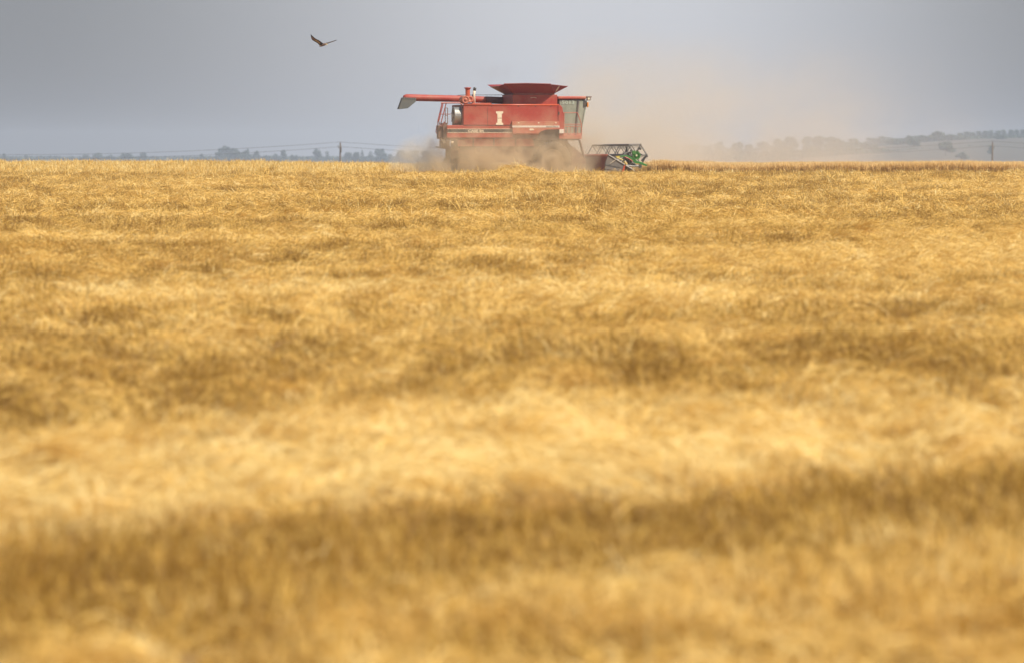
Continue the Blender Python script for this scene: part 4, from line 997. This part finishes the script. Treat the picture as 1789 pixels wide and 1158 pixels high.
right = [
 (1172, 252, 22, 3900, 'faintest tree just right of the header, nearly lost in dust'),
 (1205, 253, 26, 3900, 'faint wide tree in the dust between the header and the pale knoll'),
 (1236, 255, 24, 3900, 'faint low tree in the dust second from the header group'),
 (1259, 247, 20, 3900, 'faint pointed tree rising above its neighbours in the dust'),
 (1285, 250, 26, 3900, 'faint broad tree right of the pointed one in the dust'),
 (1310, 252, 22, 3900, 'faint low tree in the thinning dust'),
 (1331, 249.5, 22, 3900, 'faint tree at the right end of the dusty group'),
 (1362, 243, 26, 3800, 'grey round tree where the dust clears, first of the clear ones'),
 (1380, 239.5, 20, 3800, 'grey tree second from where the dust clears'),
 (1408, 240, 18, 3700, 'grey tree third from where the dust clears'),
 (1428, 238.5, 22, 3500, 'darker bluish tree with a full crown where the dust clears'),
 (1456, 241, 26, 3400, 'darkest blue-grey tree left of the long low clump'),
 (1490, 244, 40, 3500, 'long low grey clump-like tree with a flat top'),
 (1520, 241, 22, 4200, 'pale tree behind the flat-topped one'),
 (1542, 239.5, 34, 4300, 'pale distant tree with the widest crown on the rising hill'),
 (1524, 252, 13, 3300, 'small dark tree standing low below the pale wide crown'),
 (1566, 243, 30, 3600, 'dark sloping-crowned tree at the foot of the pale field'),
 (1586, 236.5, 11, 3600, 'narrow tree with a knob top on the hill slope'),
 (1596, 243, 18, 3300, 'slim tree standing in front of the pale field on the slope'),
 (1612, 237.5, 16, 3700, 'grey tree left of the twin hill trees'),
 (1626, 236, 18, 3700, 'right one of the twin trees on the hill'),
 (1641, 230, 22, 3700, 'tallest dark tree on the hill, above the tall column tree'),
 (1660, 236.5, 24, 3700, 'wide dark tree right of the tallest hill tree'),
 (1652, 249, 26, 3000, 'tall dark column of foliage standing below the hilltop trees'),
 (1681, 267, 18, 2900, 'small dark bush-like tree low on the slope near the right pole'),
 (1748, 250, 20, 3500, 'dark tall tree right beside the right power pole'),
 (1731, 256, 10, 3000, 'thin low tree left of the right power pole'),
]
for i, (px, top, w_, D, lb) in enumerate(right):
    tree(px, top, w_ * 1.2, D, lb, 'round', None, 100 + i, 'hazy trees below and on the right-hand hill', 'leaf')
names = ['first', 'second', 'third', 'fourth', 'fifth', 'sixth', 'seventh', 'eighth', 'ninth', 'tenth', 'eleventh', 'twelfth']
for i, (px, top, w_) in enumerate([(1678, 232, 11), (1688, 229.5, 12), (1699, 231, 10), (1710, 229, 11), (1720, 228.5, 10), (1731, 227.5, 9), (1743, 228, 11), (1753, 227, 9), (1765, 226.5, 11), (1777, 226, 10), (1787, 226, 10)]):
    tree(px, top - 1, w_ * 1.25, 3800, names[i] + ' tree counted from the left in the even hilltop row above the right pole', 'tall', None, 200 + i, 'row of trees along the hilltop', 'leaf')

def far_wood(name, lbl, x0, x1, D, topf, seed, mat):
    r = np.random.default_rng(seed); V, Fc = [], []
    n_ = int((x1 - x0) * 22)
    for k in range(n_):
        px = r.uniform(x0, x1); x = (px - 894.5) / F * D; zt_ = EYE + (280 - topf(px, r)) / F * D; z0 = float(gz(x, D)); 
        c = np.array([x, D + r.uniform(-20, 20), z0 + (zt_ - z0) * r.random() ** .5])
        a = r.normal(0, 1, 3); a /= np.linalg.norm(a); b = np.cross(a, r.normal(0, 1, 3)); b /= np.linalg.norm(b); s = r.uniform(.5, 1.3) * D / 4000; n0 = len(V)
        V += [c - a * s, c + b * s * .7, c + a * s, c - b * s * .7]; Fc.append((n0, n0 + 1, n0 + 2, n0 + 3))
    o = mesh_obj(name, V, Fc, M[mat]); tag(o, lbl, 'wood', kind='stuff')
far_wood('far_wood', 'low unbroken line of blue woodland along the left horizon behind the single trees', -40, 760, 4400, lambda p, r: 276.5 - 3.5 * float(fnoise(p / 22.0, 0, 5, 2)) , 5, 'leaf_blue')
far_wood('hillside_hedge', 'grey-blue hedges and scrub along the foot of the right-hand hill', 1150, 1830, 3250, lambda p, r: 274 - 11 * float(fnoise(p / 26.0, 0, 6, 2)) - 9 * math.exp(-((p - 1440) / 110) ** 2), 6, 'leaf')
far_wood('hilltop_scrub', 'continuous dark scrub joining the trees along the hilltop', 1590, 1830, 3780, lambda p, r: 241 - 3 * float(fnoise(p / 16.0, 0, 8, 2)), 8, 'leaf')

# ------------------------------------------------------------------ air: haze and dust
def vol_box(name, a, b, mat, kind, lbl=None, cat=None):
    o = MB().box(a, b).build(name, mat); tag(o, lbl, cat, kind=kind); return o
hm = bpy.data.materials.new('haze'); hm.use_nodes = True; hn, hl = hm.node_tree.nodes, hm.node_tree.links
hn.remove(hn['Principled BSDF']); pv = hn.new('ShaderNodeVolumePrincipled')
pv.inputs['Color'].default_value = (0.68, 0.77, 0.93, 1); pv.inputs['Density'].default_value = 0.00018; pv.inputs['Anisotropy'].default_value = 0.0
hl.new(pv.outputs[0], hn['Material Output'].inputs['Volume'])
vol_box('haze', (-1560, -80, -12), (1560, 4720, 26), hm, 'stuff', 'thin pale blue summer haze filling the air over the whole plain', 'haze')

def dust_mat(name, color, density, scale, kind, aniso=0.2):
    """density falls to nothing at the sides of the cloud's own box (object coords -1..1) and is broken up by noise"""
    m = bpy.data.materials.new(name); m.use_nodes = True; n, l = m.node_tree.nodes, m.node_tree.links
    n.remove(n['Principled BSDF']); p = n.new('ShaderNodeVolumePrincipled'); p.inputs['Color'].default_value = (*color, 1); p.inputs['Anisotropy'].default_value = aniso
    t = n.new('ShaderNodeTexCoord'); nz_ = n.new('ShaderNodeTexNoise'); nz_.inputs['Scale'].default_value = scale; nz_.inputs['Detail'].default_value = 3; nz_.inputs['Roughness'].default_value = .6
    ge = n.new('ShaderNodeNewGeometry'); l.new(ge.outputs['Position'], nz_.inputs['Vector'])
    s = n.new('ShaderNodeSeparateXYZ'); l.new(t.outputs['Object'], s.inputs[0])
    def mth(op, a, b=None, c=None, clamp=False):
        k = n.new('ShaderNodeMath'); k.operation = op; k.use_clamp = clamp
        for i, v in enumerate((a, b, c)):
            if v is None: continue
            if isinstance(v, (int, float)): k.inputs[i].default_value = v
            else: l.new(v, k.inputs[i])
        return k.outputs[0]
    X, Y, Z = s.outputs
    if kind == 'low':       # hugging the ground, thick at the bottom
        ex = mth('SUBTRACT', 1.0, mth('POWER', mth('ABSOLUTE', X), 3.0), clamp=True); ey = mth('SUBTRACT', 1.0, mth('MULTIPLY', Y, Y), clamp=True)
        zz = mth('MULTIPLY', mth('SUBTRACT', 1.0, Z), 0.5, clamp=True); ez = mth('POWER', zz, 2.3)
        f = mth('MULTIPLY', mth('MULTIPLY', ex, ey), ez)
    elif kind == 'plume':   # rises to the left end and thins out to the right
        ey = mth('SUBTRACT', 1.0, mth('MULTIPLY', Y, Y), clamp=True)
        xr = mth('MULTIPLY_ADD', X, 0.5, 0.5)                      # 0 left .. 1 right
        rise = mth('MULTIPLY', xr, 9.0, clamp=True)
        fade = mth('POWER', mth('SUBTRACT', 1.0, xr, clamp=True), 1.6)
        zz = mth('MULTIPLY', mth('SUBTRACT', 1.0, Z), 0.5, clamp=True)
        ez = mth('POWER', zz, 1.7)
        f = mth('MULTIPLY', mth('MULTIPLY', mth('MULTIPLY', ey, rise), fade), ez)
    else:
        r2 = mth('ADD', mth('MULTIPLY', X, X), mth('ADD', mth('MULTIPLY', Y, Y), mth('MULTIPLY', Z, Z)))
        f = mth('SUBTRACT', 1.0, r2, clamp=True)
    nn_ = mth('MULTIPLY_ADD', nz_.outputs[0], 4.6, -1.8, clamp=False); nn_ = mth('MAXIMUM', nn_, 0.0)
    d = mth('MULTIPLY', mth('MULTIPLY', f, nn_), density)
    l.new(d, p.inputs['Density']); l.new(p.outputs[0], n['Material Output'].inputs['Volume'])
    return m
def dust(name, c, half, rz, mat, lbl, cat='dust'):
    o = MB().box((-1, -1, -1), (1, 1, 1)).build(name, mat); o.location = c; o.scale = half; o.rotation_euler = (0, 0, rz); tag(o, lbl, cat, kind='stuff'); return o
TAN = (0.93, 0.78, 0.57)
def loc(u, v, w): return (base_o.x + u * cH - v * sH, base_o.y + u * sH + v * cH, GZ0 + w)
dust('dust_cloud', loc(-0.4, -2.0, 1.75), (4.3, 1.7, 1.9), HEADING, dust_mat('near_dust', TAN, 4.8, 1.0, 'low'), 'thick tan dust boiling round the wheels and lower side of the harvester')
dust('dust_cloud', loc(-4.3, 0.3, 0.75), (1.8, 2.4, 1.5), HEADING, dust_mat('tail_dust', (0.97, 0.88, 0.74), .9, 1.1, 'ball'), 'pale tan puff of dust trailing low behind the tail of the harvester')
dust('dust_cloud', loc(3.0, 2.0, 1.2), (2.6, 3.2, 1.6), HEADING, dust_mat('feeder_dust', TAN, .9, .8, 'low'), 'thin tan dust hanging between the front wheel and the cutting header')
dust('dust_plume', (13.6, 292, EYE - .55 + 3.0), (12.0, 12.0, 4.7), R(4), dust_mat('plume_dust', (0.93, 0.87, 0.78), 1.05, .22, 'plume'), 'broad pale tan plume of dust drifting up and away in front of the cab')
dust('exhaust_smoke', tuple(at(868, 126, 268)), (1.3, .6, .55), R(-4), dust_mat('smoke', (.55, .55, .58), .22, 1.5, 'ball'), 'faint grey wisp of exhaust smoke above the engine', 'smoke')
